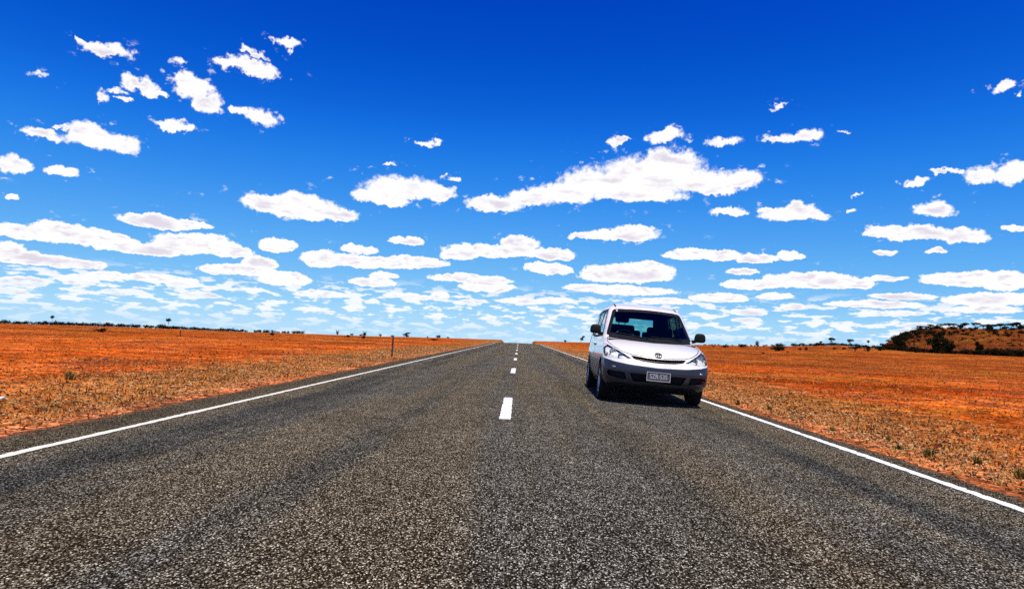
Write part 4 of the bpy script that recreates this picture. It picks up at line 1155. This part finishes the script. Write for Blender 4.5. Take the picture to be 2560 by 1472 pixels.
a = rng.uniform(0, 2*np.pi, n); l = rng.uniform(.012, .050, n)*np.repeat(rng.uniform(.5, 1.5, len(gx)), B); sp = rng.uniform(.3, 1.6, n)*l
w = .0035+.0018*np.sqrt(by); dx, dy = np.cos(a), np.sin(a)
p0 = np.stack([bx-dy*w, by+dx*w, bz-.005], -1); p1 = np.stack([bx+dy*w, by-dx*w, bz-.005], -1); p2 = np.stack([bx+dx*sp, by+dy*sp, bz+l], -1)
V = np.stack([p0, p1, p2], 1).reshape(-1, 3); F = np.arange(len(V)).reshape(-1, 3)
M_straw = leaf_mat('straw', (.26, .11, .03), (.64, .34, .11))
g_o = np_mesh('dry_grass', V, F, M_straw); tag(g_o, 'straw-coloured dry grass litter along both verges', 'grass', kind='stuff')

fx, fy = scatter_xy(4500, 7, 150, field_x)
B = 6; n = len(fx)*B
bx = np.repeat(fx, B)+rng.normal(0, .06, n); by = np.repeat(fy, B)+rng.normal(0, .06, n); bz = ground_z(bx, by)
a = rng.uniform(0, 2*np.pi, n); l = rng.uniform(.03, .10, n)*np.repeat(rng.uniform(.4, 1.5, len(fx)), B); sp = rng.uniform(.4, 1.3, n)*l
w = .004+.0022*np.sqrt(by); dx, dy = np.cos(a), np.sin(a)
V = np.stack([np.stack([bx-dy*w, by+dx*w, bz-.005], -1), np.stack([bx+dy*w, by-dx*w, bz-.005], -1), np.stack([bx+dx*sp, by+dy*sp, bz+l], -1)], 1).reshape(-1, 3)
M_field = leaf_mat('dead_field_grass', (.17, .045, .010), (.50, .17, .030))
tag(np_mesh('field_grass', V, np.arange(len(V)).reshape(-1, 3), M_field), 'sparse dead grass and twigs over the open red ground', 'grass', kind='stuff')

def rocks(name, n, xr, ymax, smin, smax, mat, label, seed):
    x, y = scatter_xy(n, 3.0, ymax, xr)
    s = rng.uniform(smin, smax, n)*(1+y/40)
    base = np.array([(1, 0, 0), (0, 1, 0), (-1, 0, 0), (0, -1, 0), (0, 0, .7), (0, 0, -.5)], float)
    q = base[None]*rng.uniform(.6, 1.3, (n, 6, 3))+rng.normal(0, .18, (n, 6, 3))
    a = rng.uniform(0, 6.28, n); ca, sa = np.cos(a)[:, None], np.sin(a)[:, None]
    qx = q[..., 0]*ca-q[..., 1]*sa; qy = q[..., 0]*sa+q[..., 1]*ca
    V = np.stack([x[:, None]+qx*s[:, None], y[:, None]+qy*s[:, None], ground_z(x, y)[:, None]+(q[..., 2]+.15)*s[:, None]], -1).reshape(-1, 3)
    tri = np.array([(0, 1, 4), (1, 2, 4), (2, 3, 4), (3, 0, 4), (1, 0, 5), (2, 1, 5), (3, 2, 5), (0, 3, 5)])
    F = (np.arange(n)[:, None, None]*6+tri[None]).reshape(-1, 3)
    o = np_mesh(name, V, F, mat); tag(o, label, 'gravel', kind='stuff')
def stone_mat(name, cols):
    m, t, b = new_mat(name)
    g = t.nodes.new('ShaderNodeNewGeometry'); ramp = t.nodes.new('ShaderNodeValToRGB'); ramp.color_ramp.interpolation = 'CONSTANT'
    t.links.new(g.outputs['Random Per Island'], ramp.inputs[0]); e = ramp.color_ramp.elements
    while len(e) > 1: e.remove(e[-1])
    e[0].position = 0; e[0].color = (*cols[0], 1)
    for i, c in enumerate(cols[1:]): q_ = e.new((i+1)/len(cols)); q_.color = (*c, 1)
    t.links.new(ramp.outputs[0], b.inputs['Base Color']); b.inputs['Roughness'].default_value = .9; b.inputs['Specular IOR Level'].default_value = 0
    return m
M_st1 = stone_mat('verge_stones', [(.34, .16, .06), (.10, .05, .03), (.46, .26, .11), (.42, .14, .03), (.03, .02, .012), (.60, .40, .20), (.05, .03, .02), (.48, .21, .07)])
M_st2 = stone_mat('field_stones', [(.22, .05, .012), (.10, .03, .015), (.45, .13, .03), (.48, .20, .08), (.30, .075, .02), (.05, .02, .012)])
rocks('verge_gravel', 42000, verge_x, 60, .007, .019, M_st1, 'mixed brown and cream gravel along both verges', 1)
rocks('field_gravel', 26000, field_x, 110, .009, .026, M_st2, 'small red and brown stones over the open red ground', 2)
